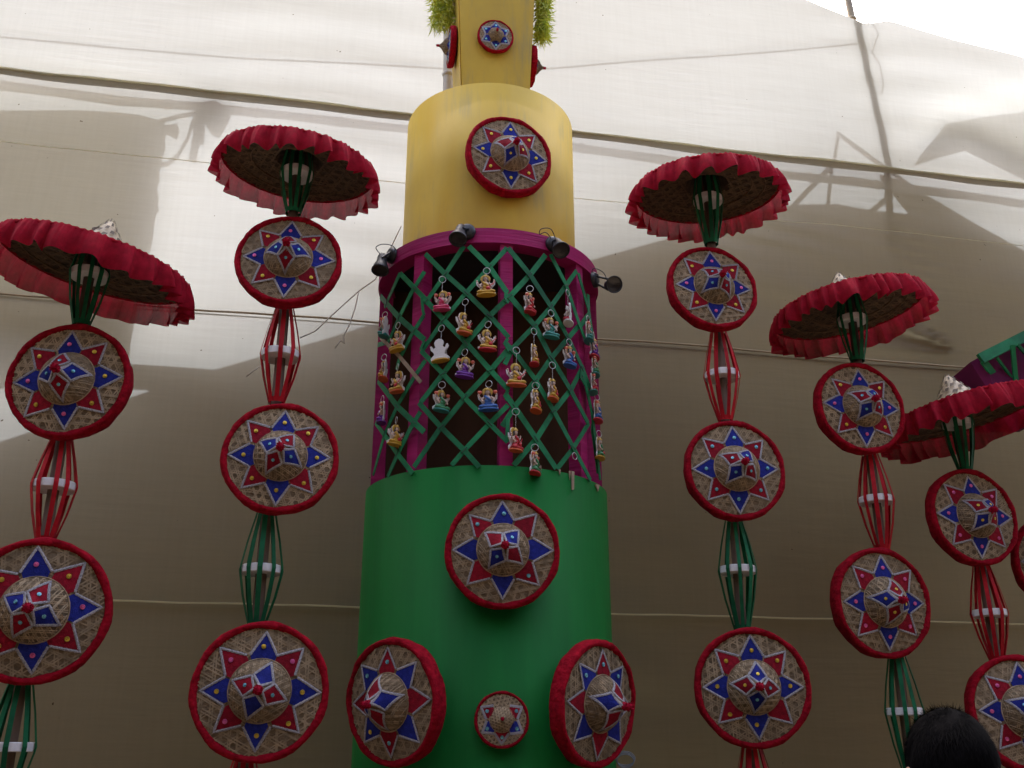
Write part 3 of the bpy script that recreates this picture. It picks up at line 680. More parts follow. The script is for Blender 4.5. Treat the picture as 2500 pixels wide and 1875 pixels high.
def fringed_hat(pole, cpx, Rm, up, label, seed, h=.29):
    c = at(cpx[0], cpx[1], pole[1])
    e = empty('fringed_hat', c, label, 'hat', 'red fringed hats on top of the poles')
    e.rotation_mode = 'QUATERNION'; e.rotation_quaternion = Vector(up).normalized().to_track_quat('Z', 'Y'); e.scale = (Rm,) * 3
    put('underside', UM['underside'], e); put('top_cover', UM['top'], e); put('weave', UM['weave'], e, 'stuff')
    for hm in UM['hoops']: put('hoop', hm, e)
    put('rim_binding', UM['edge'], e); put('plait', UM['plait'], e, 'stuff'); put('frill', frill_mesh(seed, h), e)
    return e

GP, GL, GH = 'bamboo sticks carrying the hats', 'strip lanterns on the sticks', 'round woven hats with appliqué stars'
def hat_on(pole, c, wpx, tip, label, off=0.065, **kw):
    d = ray(*c); p = CAM + d * ((pole[1] - off) / d.y); Rm = wpx * px_size(p) / 2
    return round_hat(p, Rm, tip_dir(p, Rm, tip), label, GH, **kw)
def stick(px, py, Y, z0, ztop_py, label):
    p = at(px, py, Y); pole = (p.x, p.y); zt = up_on(pole, ztop_py)
    e = empty('hat_stick', (p.x, p.y, 0), label, 'stick', GP); mb = MB(); mb.tube([(0, 0, z0), (0, 0, zt * .5), (0, 0, zt)], [.017, .0165, .016], 10); mb.build('shaft', M_STICK, e, True)
    fb = MB(); fb.lathe([(.0, 0.001), (.09, .001), (.09, .02), (.03, .05), (.018, .06)], 16); fb.build('foot', M_STICK, e)
    return pole
PA = stick(176, 925, 2.75, 0, 560, 'brown stick at far left carrying two round hats and a fringed hat')
PB = stick(700, 700, 2.90, 0, 330, 'brown stick left of the tower carrying three round hats')
PD = stick(1757, 850, 3.25, 0, 395, 'brown stick right of the tower carrying three round hats')
PE = stick(2108, 990, 3.45, 0, 690, 'brown stick second from the right, ending beside the dark head')
PF = stick(2362, 1180, 3.60, 0, 950, 'brown stick at far right with the lowest fringed hat')
# fringed hats
fringed_hat(PA, (234, 650), .284, (.20, -.06, 1), 'red fringed hat at far left, tilted down to the right', 11)
fringed_hat(PB, (728, 410), .256, (.09, -.08, 1), 'highest red fringed hat, left of the yellow drum', 12)
fringed_hat(PD, (1726, 468), .270, (-.01, -.07, 1), 'red fringed hat just right of the yellow drum', 13)
fringed_hat(PE, (2070, 756), .280, (-.14, -.005, 1), 'red fringed hat second from right with pale pointed cap showing', 14, .30)
fringed_hat(PF, (2348, 1012), .298, (-.20, .02, 1), 'lowest red fringed hat at the right edge, partly hidden by a round hat', 15, .30)
# round hats on the sticks
hat_on(PA, (168, 929), 296, (132, 896), 'upper round hat on the far left stick under the tilted fringed hat', first='blue', seq=('pink', 'gold', 'pink', 'gold', 'pink', 'gold', 'gold', 'gold'), kite=('blue', 'red'), krot=-.75, roll=.08)
hat_on(PA, (86, 1490), 352, (66, 1483), 'large round hat cut by the left edge of the picture', first='blue', seq=('pink', 'gold'), kite=('red', 'blue'), krot=.25, roll=.1)
hat_on(PB, (705, 635), 256, (699, 588), 'round hat tucked right under the highest fringed hat', first='blue', seq=('pink', 'gold'), kite=('red', 'blue'), krot=.78)
hat_on(PB, (685, 1117), 282, (684, 1088), 'middle one of three round hats on the stick left of the tower', first='blue', seq=('gold', 'gold'), kite=('red', 'blue'), krot=.3)
hat_on(PB, (635, 1687), 332, (629, 1684), 'lowest and largest round hat on the stick left of the tower', first='blue', seq=('gold', 'pink', 'gold', 'pink', 'gold', 'gold', 'gold', 'pink'), kite=('blue', 'red'), krot=.45, kseq=(None, 'aqua'))
hat_on(PD, (1740, 702), 228, (1767, 665), 'topmost of three round hats on the stick right of the tower', first='blue', seq=('pink', 'gold'), kite=('blue', 'red'), krot=-.1)
hat_on(PD, (1795, 1147), 252, (1822, 1124), 'middle round hat with pale blue sequins on stick right of the tower', first='blue', seq=('aqua', 'aqua'), kite=('blue', 'red'), krot=.15)
hat_on(PD, (1838, 1678), 284, (1857, 1676), 'lowest round hat on the stick right of the tower, all gold sequins', first='blue', seq=('gold', 'gold', 'gold', 'gold', 'gold', None, 'gold', 'gold'), kite=('blue', 'red'), krot=.7, kseq=('gold', 'gold', 'aqua', 'aqua'))
hat_on(PE, (2101, 995), 234, (2141, 970), 'round hat overlapping the lowest fringed hat on the right', first='blue', seq=('pink', 'gold'), kite=('blue', 'red'), krot=.2)
hat_on(PE, (2155, 1471), 266, (2208, 1464), 'round hat above the green lantern beside the dark head', first='blue', seq=('pink', 'pink'), kite=('red', 'blue'), krot=.6, kseq=('gold', 'gold'))
hat_on(PF, (2377, 1261), 240, (2428, 1243), 'upper round hat on the far right stick with all pink sequins', first='blue', seq=('pink', 'pink'), kite=('blue', 'red'), krot=.15, kseq=('gold', 'gold'))
hat_on(PF, (2500, 1740), 276, (2548, 1730), 'round hat at lower right corner behind the dark head', first='blue', seq=('pink', 'pink'), kite=('red', 'blue'), krot=.4)
PG = (PF[0] + .45, 3.75)
hat_on(PG, (2604, 1372), 250, (2640, 1360), 'red rimmed hat mostly outside the right edge of the picture', first='blue')
# strip lanterns
strip_lantern(PA, 575, 793, 672, 'green', 'green strip lantern up inside the tilted far left fringed hat', GL, .058)
strip_lantern(PA, 1066, 1322, 1188, 'red', 'red strip lantern between the two far left round hats', GL)
strip_lantern(PA, 1658, 1960, 1824, 'green', 'green strip lantern at lower left corner of the picture', GL)
strip_lantern(PB, 330, 520, 425, 'green', 'green strip lantern inside the highest fringed hat', GL, .055)
strip_lantern(PB, 750, 982, 868, 'red', 'red strip lantern left of the cage below the highest round hat', GL)
strip_lantern(PB, 1252, 1526, 1392, 'green', 'green strip lantern left of the green drum between round hats', GL)
strip_lantern(PB, 1846, 2120, 1985, 'red', 'red strip lantern cut by the bottom edge left of the tower', GL)
strip_lantern(PD, 400, 595, 490, 'green', 'green strip lantern inside the fringed hat right of yellow drum', GL, .056)
strip_lantern(PD, 810, 1026, 918, 'red', 'red strip lantern right of the lattice cage', GL)
strip_lantern(PD, 1270, 1536, 1393, 'green', 'green strip lantern right of the green drum above the lowest hat', GL)
strip_lantern(PD, 1815, 2080, 1950, 'red', 'red strip lantern cut by the bottom edge right of the tower', GL)
strip_lantern(PE, 700, 880, 782, 'green', 'green strip lantern inside the fringed hat with pale cap', GL, .056)
strip_lantern(PE, 1110, 1340, 1222, 'red', 'red strip lantern on the second stick from the right', GL)
strip_lantern(PE, 1602, 1900, 1738, 'green', 'green strip lantern just left of the dark head', GL)
strip_lantern(PF, 950, 1150, 1035, 'green', 'dark green strip lantern inside the lowest fringed hat', GL, .058)
strip_lantern(PF, 1380, 1612, 1498, 'red', 'red strip lantern between the far right round hats', GL)

# ------------------------------------------------------------------ round hats fixed to the tower
def drum_hat(cpx, wpx, tip, rr, label, L=.63, **kw):
    p = on_drum(cpx[0], cpx[1], rr); Rm = wpx * px_size(p) / 2
    return round_hat(p, Rm, tip_dir(p, Rm, tip, L), label, GH, **kw)
drum_hat((1243, 380), 217, (1263, 342), YR + .036, 'round hat on the front of the yellow drum', seq=('gold', 'gold'), kite=('blue', 'red'), krot=.45, kseq=('gold', None, 'gold', 'gold'))
drum_hat((1227, 1344), 282, (1234, 1329), GR + .040, 'large round hat high on the middle of the green drum', seq=('aqua', 'aqua', None, None, None, 'aqua', None, None), kite=('blue', 'red'), krot=.1, kseq=('aqua', None))
drum_hat((957, 1713), 303, (903, 1719), GR + .065, 'round hat turned left on the left side of the green drum', L=.50, first='red', seq=('aqua', 'aqua', None, 'gold', 'aqua', None, None, None), krot=-.6, kite=('blue', 'red'), kseq=(None, None, 'aqua', None))
drum_hat((1458, 1717), 300, (1512, 1723), GR + .065, 'round hat turned right on the right side of the green drum', L=.445, first='red', seq=('aqua', 'aqua', None, None, None, None, 'gold', 'aqua'), krot=.5, kite=('red', 'blue'), kseq=(None, None))
drum_hat((1225, 1757), 134, (1227, 1755), GR + .02, 'small round hat with a torn star low on the green drum', first='red', six=True, seq=('aqua',), skip=(0,))
p, n0 = neck_point(1210, 88); Rm = 89 * px_size(p) / 2; round_hat(p - ray(1210, 88).normalized() * .02, Rm, tip_dir(p, Rm, (1215, 70), .66), 'small round hat on the front of the yellow neck', GH, six=True, seq=('aqua',))
for px, py, sd, lb in ((1104, 130, 'left', 'small round hat sideways on the left of the yellow neck'), (1301, 155, 'right', 'small round hat sideways on the right of the yellow neck')):
    p, n0 = neck_point(px, py, sd); round_hat(p + n0 * .02, .085, n0, lb, GH, six=True, seq=('aqua',))

# tinsel fringes hanging beside the neck
M_TIN1 = mat('tinsel', (0.50, 0.42, 0.03), 0.5, 0.4, 22, dark=(0.20, 0.34, 0.03), trans=0.35, tcol=(0.5, 0.55, 0.05))
def tinsel(poly_px, Y, label, seed):
    rn = random.Random(seed); (x0, y0), (x1, y1) = poly_px; e = empty('tinsel_fringe', at((x0 + x1) / 2, y0, Y), label, 'fringe', 'tinsel fringes beside the neck'); mb = MB(e.location)
    for i in range(2600):
        u, v = rn.random(), rn.random(); lim = 1 - .35 * v * (x1 > 1250) 
        p = at(x0 + (x1 - x0) * (u * lim if x1 > 1250 else 1 - u * lim), y0 + (y1 - y0) * v, Y + rn.uniform(-.05, .05))
        d = Vector((rn.gauss(0, .7), rn.gauss(0, .7), -1 + rn.gauss(0, .5))).normalized() * rn.uniform(.03, .06); s = Vector((rn.gauss(0, 1), rn.gauss(0, 1), rn.gauss(0, 1))).normalized() * .0028
        mb.add([p - s, p + s, p + d * .6 + s * .8 + Vector((0, 0, -.004)), p + d], [(0, 1, 2), (0, 2, 3)])
    o = mb.build('strands', M_TIN1, e, False, 'stuff'); cb = MB(e.location)
    cb.tube([at((x0 + x1) / 2, y0 - 60, Y), at((x0 + x1) / 2, y1 - 8, Y)], .004, 6); cb.build('cord', M_CORD, e)
tinsel(((1056, -160), (1106, 66)), 3.36, 'yellow green tinsel fringe on the left of the yellow neck', 1)
tinsel(((1310, -160), (1350, 96)), 3.36, 'bright green tinsel fringe on the right of the yellow neck', 2)
# bamboo behind the neck
nb = bamboo('neck_prop', [at(1094, y, 3.62) for y in (330, 250, 150, 40, -120)], .022, 'pale bamboo prop standing just left of the yellow neck', m=mat('pale_pole', (.55, .5, .42), .6))

# ------------------------------------------------------------------ spotlights on the cage ring
def spotlight(base_px, rr, lamp_px, aim, label, cable, lampoff=.06):
    b = on_drum(*base_px, rr); nrm = Vector((b.x - TX, b.y - TY, 0)).normalized(); e = empty('spotlight', b, label, 'spotlight', 'small black spotlights on the purple ring')
    q = nrm.to_track_quat('Z', 'Y').to_matrix(); mb = MB(b)
    mb.lathe([(0, .016), (.020, .016), (.027, .012), (.030, .006), (.030, -.002)], 20, b, q); mb.build('mount', M_BLACK, e, True)
    dl = ray(*lamp_px); t = (b - CAM).length / dl.length - lampoff * .4; L = CAM + dl.normalized() * (t * dl.length); L = CAM + dl.normalized() * ((b - CAM).length - lampoff * .5)
    aim = Vector(aim).normalized(); qa = aim.to_track_quat('Z', 'Y').to_matrix()
    side = aim.cross(L - b); side = side.normalized() if side.length > 1e-4 else Vector((1, 0, 0))
    for s in (-1, 1):
        mb = MB(b); mb.tube([b + side * s * .012 + nrm * .01, L - aim * .012 + side * s * .020], .0042, 6); mb.build('bracket', M_BLACK, e)
    mb = MB(b); mb.lathe([(.0, -.040), (.015, -.040), (.018, -.030), (.019, -.008), (.026, .012), (.0315, .030), (.0315, .034), (.028, .034), (.027, .026)], 24, L, qa); h = mb.build('housing', M_BLACK, e, True)
    mb = MB(b); mb.lathe([(.0275, .027), (.015, .024), (.0, .022)], 20, L, qa); mb.build('lens', M_LENS, h)
    if cable:
        P = [CAM + ray(x, y).normalized() * ((L - CAM).length) for x, y in cable]; P[0] = L - aim * .036; P[-1] = b + nrm * .004 + Vector((0, 0, .01))
        S = []
        for i in range(len(P) - 1):
            p0, p1, p2, p3 = P[max(i - 1, 0)], P[i], P[i + 1], P[min(i + 2, len(P) - 1)]
            for k in range(5):
                t = k / 5; S.append(.5 * ((2 * p1) + (p2 - p0) * t + (2 * p0 - 5 * p1 + 4 * p2 - p3) * t * t + (3 * p1 - p0 - 3 * p2 + p3) * t ** 3))
        mb = MB(b); mb.tube(S + [P[-1]], .0016, 5); mb.build('cable', M_WIRE, e, True)
def KK(*a): return [K(x, y) for x, y in a]
spotlight(K(195, 262), RR + .004, K(128, 312), (-.05, -.28, -1), 'black spotlight at the left end of the purple ring', KK((112, 250), (95, 215), (130, 192), (190, 198), (215, 225), (205, 250)))
spotlight(K(655, 118), RR + .004, K(608, 128), (-.15, -.5, -1), 'black spotlight with grey tape left of centre on the purple ring', None)
spotlight(K(1180, 195), RR + .004, K(1218, 205), (.25, -.75, -1), 'black spotlight right of centre on the purple ring', KK((1215, 130), (1170, 100), (1110, 98), (1100, 130), (1140, 120), (1180, 170)))
spotlight(K(1432, 412), RR + .004, K(1540, 440), (.25, -1, -.45), 'black spotlight sticking out from the right end of the ring', KK((1530, 400), (1495, 370), (1440, 340), (1422, 360), (1460, 380), (1440, 405)))

# ------------------------------------------------------------------ small figurine keychains hanging on the lattice
def paint(nm, c): return mat('paint_' + nm, c, .4, .12, 60)
PC = {'yellow': paint('yellow', (.58, .33, .03)), 'orange': paint('orange', (.62, .12, .03)), 'pink': paint('pink', (.62, .04, .14)), 'teal': paint('teal', (.03, .24, .20)), 'blue': paint('blue', (.03, .12, .38)),
      'purple': paint('purple', (.15, .02, .28)), 'red': paint('red', (.50, .02, .03)), 'green': paint('green', (.05, .25, .10)), 'flesh': paint('flesh', (.60, .43, .34)), 'gold': paint('gold', (.60, .37, .06)),
      'black': paint('black', (.02, .015, .015)), 'white': mat('plaster_white', (.74, .72, .70), .8, .06, 30), 'coral': paint('coral', (.72, .16, .10))}
FG = {}
def fig_meshes():
    # one figurine is about 1 unit tall, faces -Y, back is flat at y = +.1
    mb = MB(); mb.ellipsoid((0, .0, .50), (.14, .10, .17)); mb.ellipsoid((0, 0, .38), (.13, .1, .12)); mb.ellipsoid((0, -.03, .79), (.085, .085, .11)); mb.tube([(0, 0, .62), (0, -.01, .72)], [.06, .045], 8)
    mb.ellipsoid((0, -.115, .785), (.016, .02, .022), 6, 4)
    for s in (-1, 1):
        mb.tube([(s * .12, -.01, .60), (s * .23, -.04, .47), (s * .20, -.12, .38)], [.045, .040, .032], 7); mb.ellipsoid((s * .20, -.13, .37), .045, 7, 5)
        mb.tube([(s * .12, .02, .60), (s * .28, .0, .52), (s * .33, -.03, .66)], [.042, .038, .03], 7); mb.ellipsoid((s * .335, -.03, .70), (.04, .035, .05), 7, 5)
    FG['body'] = mb.v, mb.f
    mb = MB(); mb.ellipsoid((0, -.04, .13), (.36, .2, .10), 14, 6); mb.ellipsoid((-.2, -.1, .15), (.17, .12, .09), 10, 6); mb.ellipsoid((.2, -.1, .15), (.17, .12, .09), 10, 6); mb.ellipsoid((0, -.0, .27), (.17, .12, .13), 10, 6); FG['robe'] = mb.v, mb.f
    mb = MB(); mb.lathe([(.38, -.0), (.40, .03), (.37, .07), (.30, .075)], 18); mb.lathe([(0, 0.001), (.38, 0)], 18); FG['base'] = [Vector((v.x, v.y * .6, v.z)) for v in mb.v], mb.f
    mb = MB(); mb.lathe([(0.0, -.02), (.19, -.02), (.205, 0), (.19, .02), (.15, .012), (0, .012)], 22, (0, .07, .84), Matrix.Rotation(math.pi / 2, 3, 'X')); FG['halo'] = mb.v, mb.f
    mb = MB(); mb.ellipsoid((0, .01, .80), (.105, .07, .12)); mb.tube([(-.09, 0, .78), (-.11, .01, .6)], [.03, .02], 6); mb.tube([(.09, 0, .78), (.11, .01, .6)], [.03, .02], 6); FG['hair'] = mb.v, mb.f
    mb = MB(); mb.lathe([(.095, .86), (.10, .89), (.07, .93), (.045, .98), (.01, 1.02)], 12, (0, -.03, 0)); mb.ellipsoid((0, -.12, .9), .018, 6, 4); FG['crown'] = mb.v, mb.f
    mb = MB(); mb.tube([(-.12, -.09, .62), (0, -.12, .5), (.1, -.12, .36)], [.05, .055, .05], 8); mb.ellipsoid((0, -.08, .40), (.13, .06, .1)); FG['sash'] = mb.v, mb.f
    mb = MB(); mb.tube([(.10, -.17, .33), (.2, -.14, .43), (.36, -.1, .6)], [.02, .02, .018], 7); mb.ellipsoid((.08, -.17, .28), (.09, .06, .09)); FG['lute'] = mb.v, mb.f
    for s in (-1, 1):
        mb = MB(); mb.lathe([(.0, .70), (.045, .73), (.075, .77), (.09, .81), (.07, .86), (.0, .885)], 9, (s * .29, -.02, 0)); FG['lotus%d' % s] = mb.v, mb.f
    out = [(-.36, .03), (.36, .03), (.38, .15), (.22, .3), (.25, .42), (.36, .55), (.38, .74), (.31, .74), (.26, .58), (.15, .66), (.19, .78), (.20, .88), (.13, 1.0), (0, 1.05), (-.13, 1.0), (-.20, .88), (-.19, .78), (-.15, .66), (-.26, .58), (-.31, .74), (-.38, .74), (-.36, .55), (-.25, .42), (-.22, .3), (-.38, .15)]
    mb = MB(); mb.prism([(x, .085, z) for x, z in out], (0, .035, 0)); FG['backing'] = mb.v, mb.f
fig_meshes(); FC = {}
def fm(part, c):
    if (part, c) not in FC: FC[(part, c)] = mesh(part.rstrip('-1'), FG[part][0], FG[part][1], PC[c], part != 'backing')
    return FC[(part, c)]
mb = MB(); mb.tube([pol(.0115, 2 * math.pi * k / 24) + (0,) for k in range(25)], .0011, 6, False); RINGM = mb.mesh('key_ring', M_STEEL, True)
def keychain(ring, fig, kind, c1, c2, turn, label, hgt=.064, tilt=0.0):
    rp = on_drum(*K(*ring), .4375); nrm = Vector((rp.x - TX, rp.y - TY, 0)).normalized()
    s = px_size(rp); drop = 0 if fig[0] is None else (K(*fig)[1] - K(*ring)[1]) * s / CT / .98      # how far the figure hangs under the ring
    e = empty('figurine_keychain', rp, label, 'keychain', 'figurine keychains on the lattice')
    az = math.atan2(nrm.x, -nrm.y)
    r = put('key_ring', RINGM, e); r.rotation_euler = (math.pi / 2, 0, az + R_.uniform(-.5, .5))
    if fig[0] is None: return e
    top = -max(drop - hgt / 2, .012); mb = MB(); n = 5
    for k in range(n):
        z = -.0105 + (top + .0105) * k / n; z2 = -.0105 + (top + .0105) * (k + 1) / n; x = .0009 if k % 2 else -.0009
        mb.tube([(x, 0, z), (-x, 0.0006, (z + z2) / 2), (x, 0, z2)], .0008, 5)
    mb.build('chain', M_STEEL, e)
    f = put('figurine', fm('body', 'white' if kind == 'back' else 'flesh'), e); f.scale = (hgt * 1.12, hgt, hgt); f.location = (0, 0, top - hgt)
    f.rotation_euler = (0, tilt, az + turn)
    if kind == 'S':
        L = [('robe', c1), ('base', c2), ('halo', 'gold'), ('hair', 'black'), ('crown', 'gold'), ('sash', c1), ('lute', 'red'), ('backing', 'white')]
    elif kind == 'back': L = [('robe', c1), ('base', c2), ('backing', 'white'), ('halo', 'white')]
    else: L = [('robe', c1), ('base', c2), ('halo', 'gold'), ('hair', 'black'), ('crown', 'gold'), ('sash', c1), ('lotus-1', 'coral'), ('lotus1', 'coral'), ('backing', 'white')]
    for pn, c in L: put(pn.rstrip('-1'), fm(pn, c), f)
    return e
T = math.pi
KC = [((503, 408), (500, 540), 'L', 'pink', 'pink', 0.05, 'pink robed figurine with gold halo at upper left of the lattice'),
      ((775, 355), (778, 445), 'S', 'yellow', 'yellow', 0.0, 'topmost yellow robed figurine facing front, left of the middle post'),
      ((643, 547), (648, 680), 'S', 'yellow', 'orange', 1.0, 'yellow robed figurine in profile right of the pink one'),
      ((1040, 465), (1040, 555), 'L', 'red', 'red', 0.8, 'red robed figurine right of the middle post near the ring'),
      ((1272, 490), (1283, 620), 'back', 'red', 'white', T + .7, 'white blank back of a figurine at upper right of the lattice'),
      ((497, 708), (500, 845), 'back', 'white', 'yellow', T, 'white blank back of a figurine at left of the lattice'),
      ((783, 685), (785, 780), 'S', 'yellow', 'red', 0.35, 'tilted yellow figurine beside the middle post, second from its top'),
      ((1170, 615), (1178, 705), 'L', 'teal', 'teal', 0.1, 'teal robed figurine with orange flowers right of the middle post'),
      ((150, 625), (155, 690), 'L', 'teal', 'teal', -.9, 'teal figurine at the far left edge of the cage'),
      ((230, 690), (232, 785), 'S', 'yellow', 'yellow', 0.1, 'upper yellow figurine between the two left purple posts'),
      ((1065, 727), (1080, 870), 'S', 'yellow', 'red', 1.1, 'yellow and red figurine in profile below the red robed one'),
      ((640, 855), (645, 945), 'L', 'purple', 'purple', 0.4, 'purple based figurine hanging in the middle left of the lattice'),
      ((957, 843), (965, 990), 'S', 'yellow', 'orange', 0.0, 'yellow figurine hanging directly before the middle purple post'),
      ((1282, 793), (1283, 880), 'L', 'blue', 'blue', 0.25, 'blue based figurine under the white back at right of the lattice'),
      ((145, 885), (155, 960), 'S', 'yellow', 'orange', -.7, 'yellow figurine half turned at the left edge of the cage'),
      ((228, 945), (230, 1035), 'S', 'yellow', 'orange', 0.0, 'lower yellow figurine between the two left purple posts'),
      ((1178, 935), (1188, 1080), 'S', 'yellow', 'orange', 0.7, 'yellow figurine on a long chain under the teal one'),
      ((500, 1055), (508, 1150), 'L', 'green', 'teal', 1.0, 'green and red figurine in profile low on the left lattice'),
      ((788, 1050), (795, 1140), 'L', 'blue', 'blue', 0.0, 'blue robed figurine facing front low beside the middle post'),
      ((1075, 1060), (1083, 1150), 'S', 'yellow', 'orange', 0.9, 'yellow figurine in profile low right of the middle post'),
      ((135, 1142), (138, 1215), 'L', 'purple', 'purple', -.6, 'purple figurine low at the left edge of the cage'),
      ((220, 1270), (215, 1360), 'S', 'yellow', 'yellow', 1.45, 'edge on yellow figurine lowest at left of the lattice'),
      ((953, 1220), (963, 1385), 'S', 'red', 'orange', 0.8, 'red and gold figurine lowest before the middle post'),
      ((1070, 1440), (1075, 1525), 'L', 'green', 'red', 0.9, 'figurine half hidden behind the green drum edge'),
      ((1315, 1492), (None, 0), 'L', 'green', 'red', 0.9, 'empty key ring just above the green drum at right'),
      ((1398, 650), (1400, 715), 'L', 'teal', 'teal', 0.5, 'teal figurine beside the right purple post'),
      ((1432, 750), (1440, 830), 'L', 'purple', 'red', 0.2, 'uppermost figurine on the right silhouette of the cage'),
      ((1436, 860), (1442, 920), 'L', 'green', 'teal', 0.4, 'green figurine second down the right silhouette of the cage'),
      ((1425, 960), (1425, 1045), 'L', 'red', 'teal', 0.6, 'red and teal figurine inside the right silhouette of the cage'),
      ((1452, 1130), (1460, 1205), 'L', 'blue', 'red', 0.3, 'blue and red figurine low on the right silhouette of the cage'),
      ((1465, 1355), (1472, 1440), 'S', 'green', 'yellow', 0.3, 'lowest figurine on the right silhouette of the cage')]
for r, f, k, c1, c2, t, lb in KC: keychain(r, f, k, c1, c2, t, lb, .073 + R_.uniform(-.003, .004), R_.uniform(-.08, .08))

# ------------------------------------------------------------------ cords in front of the cloth, coil, frame at right edge
def cord(name, pts, r, label, m=M_CORD, off=-.03):
    P = [on_cloth(x, y) + CN * off for x, y in pts]; mb = MB(P[0]); mb.tube(lerp_path(P, .03), r, 5)
    e = mb.build(name, m, None, True); e.location = P[0]; return tag(e, label, 'cord', 'thin cords on the cloth')
cord('thin_cord', ((978, 560), (940, 640), (915, 690), (875, 718), (812, 775), (770, 815), (732, 832)), .0028, 'thin cord running down left from the yellow drum')
cord('thin_cord', ((875, 718), (866, 760), (852, 800), (838, 828), (840, 845), (830, 838), (818, 856)), .0028, 'thin cord branching down with a small loop beside the red lantern')
cord('thin_cord', ((640, 897), (620, 912), (603, 925)), .0026, 'short end of cord left of the red lantern')
cl = empty('cable_coil', at(1527, 1858, 3.3), 'small coil of pale cable at the foot of the green drum', 'cable'); mb = MB()
for k in range(3): mb.tube([(.026 * math.cos(t * .3) * (1 + .1 * k), .004 * k, .02 * math.sin(t * .3) + .004 * k) for t in range(22)], .0016, 5, False)
mb.build('loops', mat('pale_cable', (.22, .25, .30), .5), cl, True)

fr = empty('lattice_frame', at(2440, 900, 3.75), 'purple and green lattice frame at the right edge above the lowest fringed hat', 'frame'); FO = fr.location
def bar(p, q, wpx, dep, name, m, Y=3.75, yo=0):
    a = at(*p, Y + yo); b = at(*q, Y + yo + .06); d = (b - a).normalized(); n0 = Vector((0, -1, 0)); s = d.cross(n0).normalized() * (wpx * px_size(a) / 2); mb = MB(FO)
    mb.prism([a - s, b - s, b + s, a + s], (0, dep, 0)); mb.build(name, m, fr)
mb = MB(FO); mb.prism([at(2369, 884, 3.80), at(2398, 868, 3.78), at(2560, 786, 3.86), at(2560, 1010, 3.86), at(2450, 1010, 3.80)], (0, .25, 0)); mb.build('purple_board', mat('maroon_paint', (0.12, 0.010, 0.055), 0.6, 0.2, 6, spec=0.1), fr)
bar((2396, 874), (2570, 786), 26, .02, 'top_rail', M_GLAT, 3.74)
bar((2400, 878), (2436, 925), 18, .01, 'lattice_strip', M_GLAT, 3.75)
bar((2473, 842), (2482, 935), 11, .01, 'lattice_strip', M_GLAT, 3.755)
bar((2435, 872), (2474, 925), 6, .01, 'lattice_strip', M_GLAT, 3.76)
bar((2485, 840), (2530, 890), 8, .01, 'lattice_strip', M_GLAT, 3.76)

# ------------------------------------------------------------------ the visitor whose head shows at lower right
M_HAIR = mat('black_hair', (0.004, 0.0035, 0.004), 0.9, 0.2, 40, spec=0.06); M_SKIN = mat('skin', (0.30, 0.17, 0.11), 0.55, 0.08, 10); M_SHIRT = mat('shirt', (0.10, 0.12, 0.16), 0.85, 0.1, 20); M_TROU = mat('trousers', (0.03, 0.03, 0.04), 0.85)
hp = at(2330, 1850, 2.10); HX, HY = hp.x, hp.y; HT = 1.675                 # crown of the head
pe = empty('person', (HX, HY, 0), 'person with short black hair seen from behind at lower right', 'person')
def skin_mesh(name, nodes, edges, m, parent, sub=2):
    me = bpy.data.meshes.new(name); me.from_pydata([n[0] for n in nodes], edges, []); me.materials.append(m)
    o = put(name, me, parent); o.modifiers.new('skin', 'SKIN')
    for i, nd in enumerate(nodes):
        r = nd[1]; v = me.skin_vertices[0].data[i]; v.radius = r if isinstance(r, tuple) else (r, r); v.use_root = (i == 0)
    o.modifiers['skin'].use_smooth_shade = True
    s = o.modifiers.new('sub', 'SUBSURF'); s.levels = s.render_levels = sub; return o
nd = [((0, 0, .93), (.15, .105)), ((0, 0, 1.10), (.14, .095)), ((0, 0, 1.28), (.165, .105)), ((0, 0, 1.37), (.12, .08)), ((0, .005, 1.44), (.055, .055)), ((0, .015, 1.52), (.07, .08)), ((0, .02, 1.585), (.078, .092)), ((0, .01, 1.63), (.06, .07))]
ed = [(i, i + 1) for i in range(7)]
for s in (-1, 1):
    k = len(nd); nd += [((s * .17, 0, 1.35), .058), ((s * .215, -.01, 1.12), .046), ((s * .225, .03, .90), .036), ((s * .225, .05, .83), (.04, .022))]; ed += [(3, k), (k, k + 1), (k + 1, k + 2), (k + 2, k + 3)]
    for f in range(4): j = len(nd); x = s * (.225) ; yy = .025 + f * .018; nd += [((x, yy, .775), .0095), ((x - s * .006, yy + .004, .735 + .006 * abs(f - 1.5)), .008)]; ed += [(k + 3, j), (j, j + 1)]
    j = len(nd); nd += [((s * .215, .085, .80), .010), ((s * .21, .10, .775), .009)]; ed += [(k + 2, j), (j, j + 1)]
    k = len(nd); nd += [((s * .095, 0, .84), .095), ((s * .10, .005, .48), .062), ((s * .10, -.015, .10), .042), ((s * .105, .07, .035), (.045, .03)), ((s * .11, .14, .03), (.04, .022))]; ed += [(0, k)] + [(k + i, k + i + 1) for i in range(4)]
body = skin_mesh('body', nd, ed, M_SKIN, pe)
sn = [((0, 0, .90), (.172, .122)), ((0, 0, 1.10), (.160, .112)), ((0, 0, 1.28), (.185, .122)), ((0, 0, 1.385), (.125, .092))]; se = [(0, 1), (1, 2), (2, 3)]
for s in (-1, 1): k = len(sn); sn += [((s * .18, 0, 1.355), .07), ((s * .215, -.005, 1.15), .062)]; se += [(3, k), (k, k + 1)]
skin_mesh('shirt', sn, se, M_SHIRT, pe)
sn = [((0, 0, .95), (.16, .115))]; se = []
for s in (-1, 1): k = len(sn); sn += [((s * .095, 0, .83), .106), ((s * .10, .005, .48), .076), ((s * .10, -.01, .08), .062)]; se += [(0, k), (k, k + 1), (k + 1, k + 2)]
skin_mesh('trousers', sn, se, M_TROU, pe)
hc = Vector((0, .015, 1.578))
mb = MB(); rn = random.Random(5)
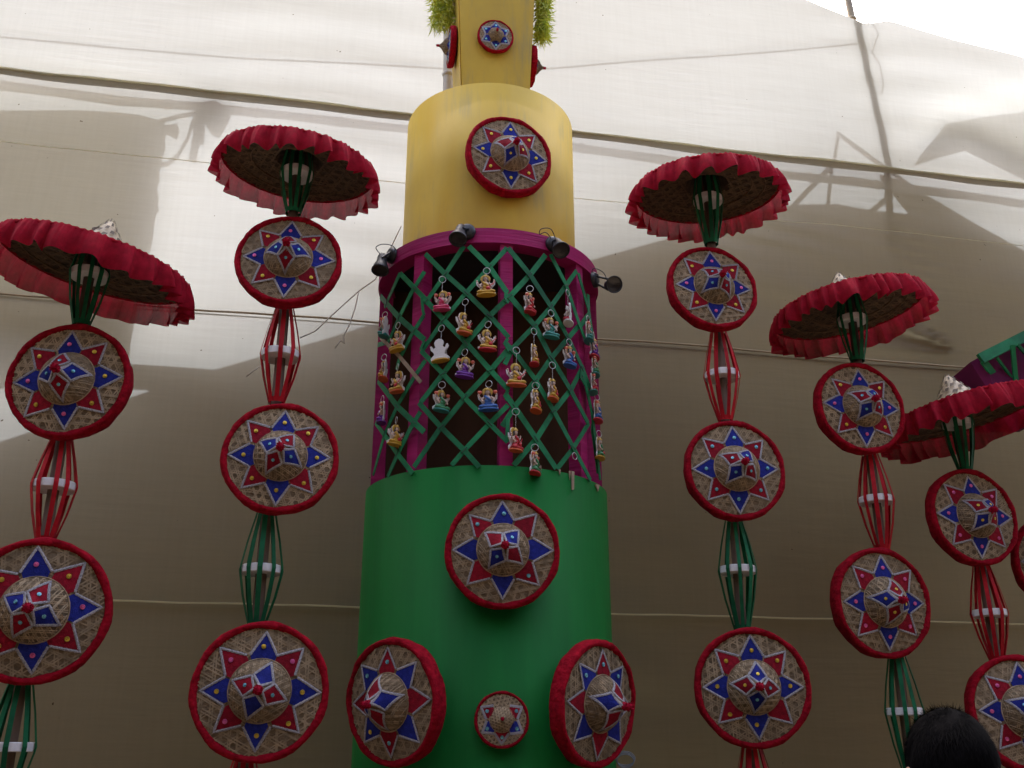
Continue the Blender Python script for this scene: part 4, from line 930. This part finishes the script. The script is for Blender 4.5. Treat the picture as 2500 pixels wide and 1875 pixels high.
def hairp(a, b):                                # point on the scalp
    ph = rad(a); return Vector((math.sin(ph) * math.cos(b) * .0845, math.sin(ph) * math.sin(b) * .102, math.cos(ph) * .105))
vs = []; fs = []; NA, NB = 14, 28
for i in range(NA + 1):
    for k in range(NB):
        b = 2 * math.pi * k / NB; front = math.sin(b); amax = 118 - 45 * max(0, front) - 12 * max(0, -abs(math.cos(b)) + .3)
        vs.append(hc + hairp(amax * i / NA, b) * (1 + .02 * math.sin(5 * b + i)))
for i in range(NA):
    for k in range(NB): k2 = (k + 1) % NB; fs.append((i * NB + k, (i + 1) * NB + k, (i + 1) * NB + k2, i * NB + k2))
mb.add(vs, fs); hair = mb.build('hair', M_HAIR, pe, True)
mb = MB()
for i in range(9000):
    b = rn.uniform(0, 2 * math.pi); a = math.degrees(math.acos(1 - rn.random() * (1.42 - .5 * max(0, math.sin(b))))); q = hairp(a, b); p = hc + q * .99; n0 = q.normalized()
    dn = Vector((0, -.25, -1)) + Vector((rn.gauss(0, .3), rn.gauss(0, .3), 0)); t = (dn - n0 * dn.dot(n0)); d = (n0 * rn.uniform(.02, .22) + t).normalized() * rn.uniform(.012, .024); s = d.cross(n0).normalized() * .0007
    mb.add([p - s, p + s, p + d], [(0, 1, 2)])
mb.build('hair_strands', M_HAIR, hair, False, 'stuff')
for s in (-1, 1):
    mb = MB(); mb.ellipsoid((s * .083, .02, 1.535), (.012, .02, .033), 10, 8); mb.tube([(s * .088, .02 + .018 * math.cos(t), 1.537 + .03 * math.sin(t)) for t in [i * .5 - .8 for i in range(9)]], .005, 6); mb.build('ear', M_SKIN, body, True)
mb = MB(); mb.tube([(0, .098, 1.575), (0, .118, 1.545), (0, .100, 1.535)], [.008, .014, .010], 8); mb.build('nose', M_SKIN, body, True)
for s in (-1, 1): mb = MB(); mb.ellipsoid((s * .032, .088, 1.572), (.014, .008, .007), 8, 6); mb.build('eye', PC['white'], body, True)
mb = MB(); mb.ellipsoid((0, .098, 1.507), (.024, .007, .007), 10, 6); mb.build('mouth', mat('lips', (.25, .09, .08), .5), body, True)
